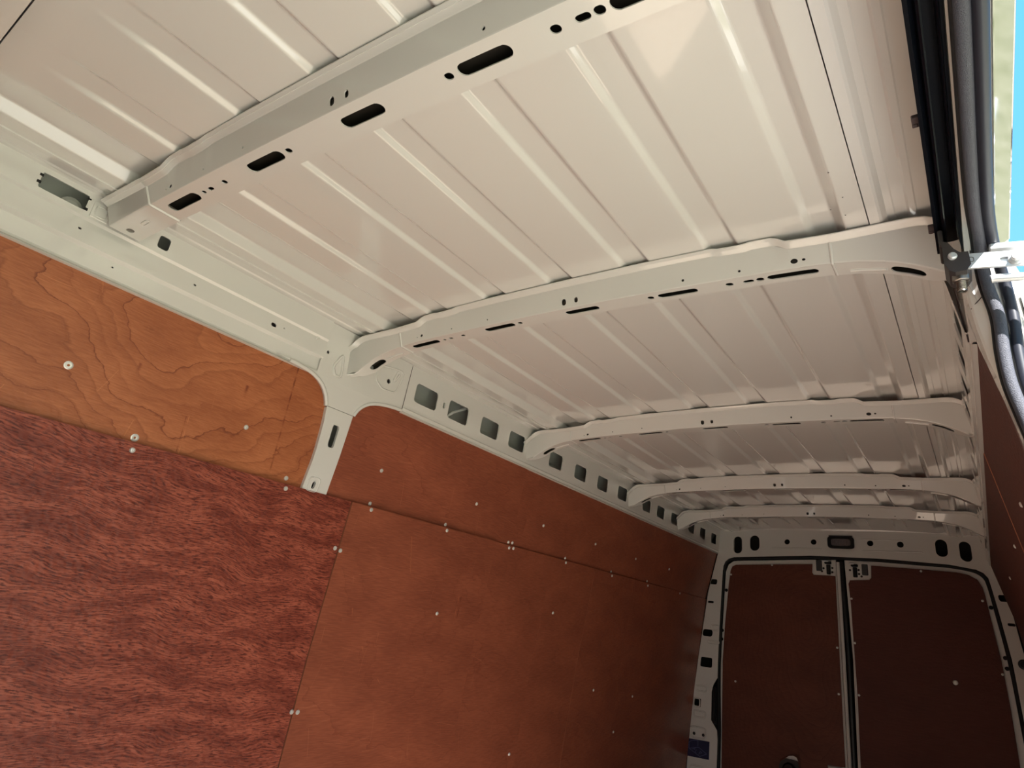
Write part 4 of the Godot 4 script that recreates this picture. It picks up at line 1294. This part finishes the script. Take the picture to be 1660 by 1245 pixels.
		part("sheet", m, q[1], o)
		for p in q[3]:
			var s := part("screw", screw_mesh, M.screw, o)
			s.transform = Transform3D(Basis(Vector3(1, 0, 0), Vector3(0, 0, 1), Vector3(0, -1, 0)), S(p, DF - 0.0102))
		if q[1] == M.film:
			var s := part("screw", screw_mesh, M.screw, o)
			s.transform = Transform3D(Basis(Vector3(1.9, 0, 0), Vector3(0, 0, 1.6), Vector3(0, -1.9, 0)), S(V(0.498, 1.255), DF - 0.0102))
		shift(o, S(V(-0.35 if q[1] == M.dark else 0.38, 0.0), DF - 0.01))

func build_small_things() -> void:
	var DF := 4.20
	# load-space lamp on the rear header
	var lamp := thing("load_space_lamp", "small rectangular load-space lamp with black frame on the rear header", "lamp")
	var m := MB.new()
	var c := P(0.0155, 1.9345, 4.165)
	var outer := PackedVector2Array(); var inner := PackedVector2Array()
	for k in 40:
		var a := TAU * k / 40.0
		var u := Vector2(signf(cos(a)) * pow(absf(cos(a)), 0.38), signf(sin(a)) * pow(absf(sin(a)), 0.38))
		outer.append(u * Vector2(0.071, 0.036)); inner.append(u * Vector2(0.050, 0.0190))
	var rings := [[outer, 0.0, 1.0], [outer, -0.012, 0.99], [outer, -0.018, 0.93], [inner, -0.018, 1.06], [inner, -0.010, 1.0]]
	var st := []
	for k in 41:
		var row := PackedVector3Array()
		for q in rings:
			var p: Vector2 = q[0][k % 40] * q[2]
			row.append(c + Vector3(p.x, p.y, -q[1]))
		st.append(row)
	m.sweep(st, P(0.0155, 1.9345, 3.0))
	part("frame", m, M.black, lamp)
	var ln := MB.new()
	ln.slab(inner, func(p: Vector2, z: float) -> Vector3: return c + Vector3(p.x, p.y, 0.0105 - z + 0.004 * (1.0 - p.length() / 0.054)), 0.0, 0.001, P(0, 1.3, 0))
	for k in 9:
		ln.cbox(c + Vector3(-0.040 + k * 0.010, -0.001, 0.0125), Vector3(0.004, 0.030, 0.004), 0.0018)
	part("lens", ln, M.lens, lamp)
	var hs := MB.new()
	hs.cbox(c + Vector3(0, 0.036, 0.006), Vector3(0.124, 0.006, 0.012), 0.002)
	part("housing", hs, M.greyplastic, lamp)
	shift(lamp, c)

	# sticker low on the left rear pillar
	var st2 := thing("blue_sticker", "small dark blue sticker with a line-drawn box, low on the left rear pillar", "sticker")
	var sk := MB.new()
	var fz := func(p: Vector2, z: float) -> Vector3: return P(p.x, p.y, 4.1635 + z)
	sk.slab(PackedVector2Array([V(-0.884, 0.745), V(-0.753, 0.750), V(-0.756, 0.655), V(-0.886, 0.651)]), fz, 0.0, 0.0012, P(0, 1.3, 0))
	part("film", sk, M.blue, st2)
	var ln2 := MB.new()
	var seg := func(a: Vector2, b: Vector2, w: float) -> void:
		var n := (b - a).orthogonal().normalized() * w
		ln2.slab(PackedVector2Array([a + n, b + n, b - n, a - n]), func(p: Vector2, z: float) -> Vector3: return P(p.x, p.y, 4.1629 + z), 0.0, 0.0006, P(0, 1.3, 0))
	var g := func(x: float, y: float) -> Vector2: return V(-0.884 + 0.131 * (x - 200.0) / 680.0, 0.747 - 0.094 * (y - 320.0) / 600.0 + 0.010 * (x - 200.0) / 680.0)
	for q in [[240, 450, 240, 670], [240, 450, 330, 395], [330, 395, 520, 375], [520, 375, 520, 560], [240, 670, 540, 595], [540, 595, 800, 790], [240, 670, 580, 900], [580, 900, 800, 790]]:
		seg.call(g.call(q[0], q[1]), g.call(q[2], q[3]), 0.0011)
	for q in [[330, 690, 430, 640], [430, 640, 430, 700], [380, 665, 420, 690], [480, 690, 430, 770], [430, 770, 470, 790], [600, 720, 545, 840], [600, 720, 650, 775], [650, 775, 580, 790]]:
		seg.call(g.call(q[0], q[1]), g.call(q[2], q[3]), 0.0009)
	part("line_drawing", ln2, M.ink, st2)
	shift(st2, P(-0.82, 0.65, 4.163))

	# inner door handle showing at the bottom edge
	var h := thing("inner_door_handle", "black rounded inner door handle with a white tip at the foot of the left rear door", "door_handle")
	var hb := MB.new()
	hb.slab(PackedVector2Array([V(-0.366, 0.60), V(-0.363, 0.715), V(-0.352, 0.735), V(-0.330, 0.748), V(-0.300, 0.752), V(-0.270, 0.748), V(-0.262, 0.735), V(-0.256, 0.60)]), func(p: Vector2, z: float) -> Vector3: return S(p, DF - 0.045 + z), 0.0, 0.04, P(0, 1.3, 0))
	hb.lathe([[0.030, 0.0], [0.034, 0.008], [0.026, 0.018], [0.0, 0.022]], S(V(-0.31, 0.70), DF - 0.045), P(0, 0, -1), 20)
	part("door_handle", hb, M.black, h)
	var wt := MB.new()
	wt.slab(PackedVector2Array([V(-0.328, 0.752), V(-0.310, 0.766), V(-0.288, 0.771), V(-0.272, 0.766), V(-0.262, 0.748), V(-0.285, 0.750)]), func(p: Vector2, z: float) -> Vector3: return S(p, DF - 0.035 + z), 0.0, 0.02, P(0, 1.3, 0))
	part("tip", wt, M.white, h)
	shift(h, S(V(-0.31, 0.60), DF - 0.03))
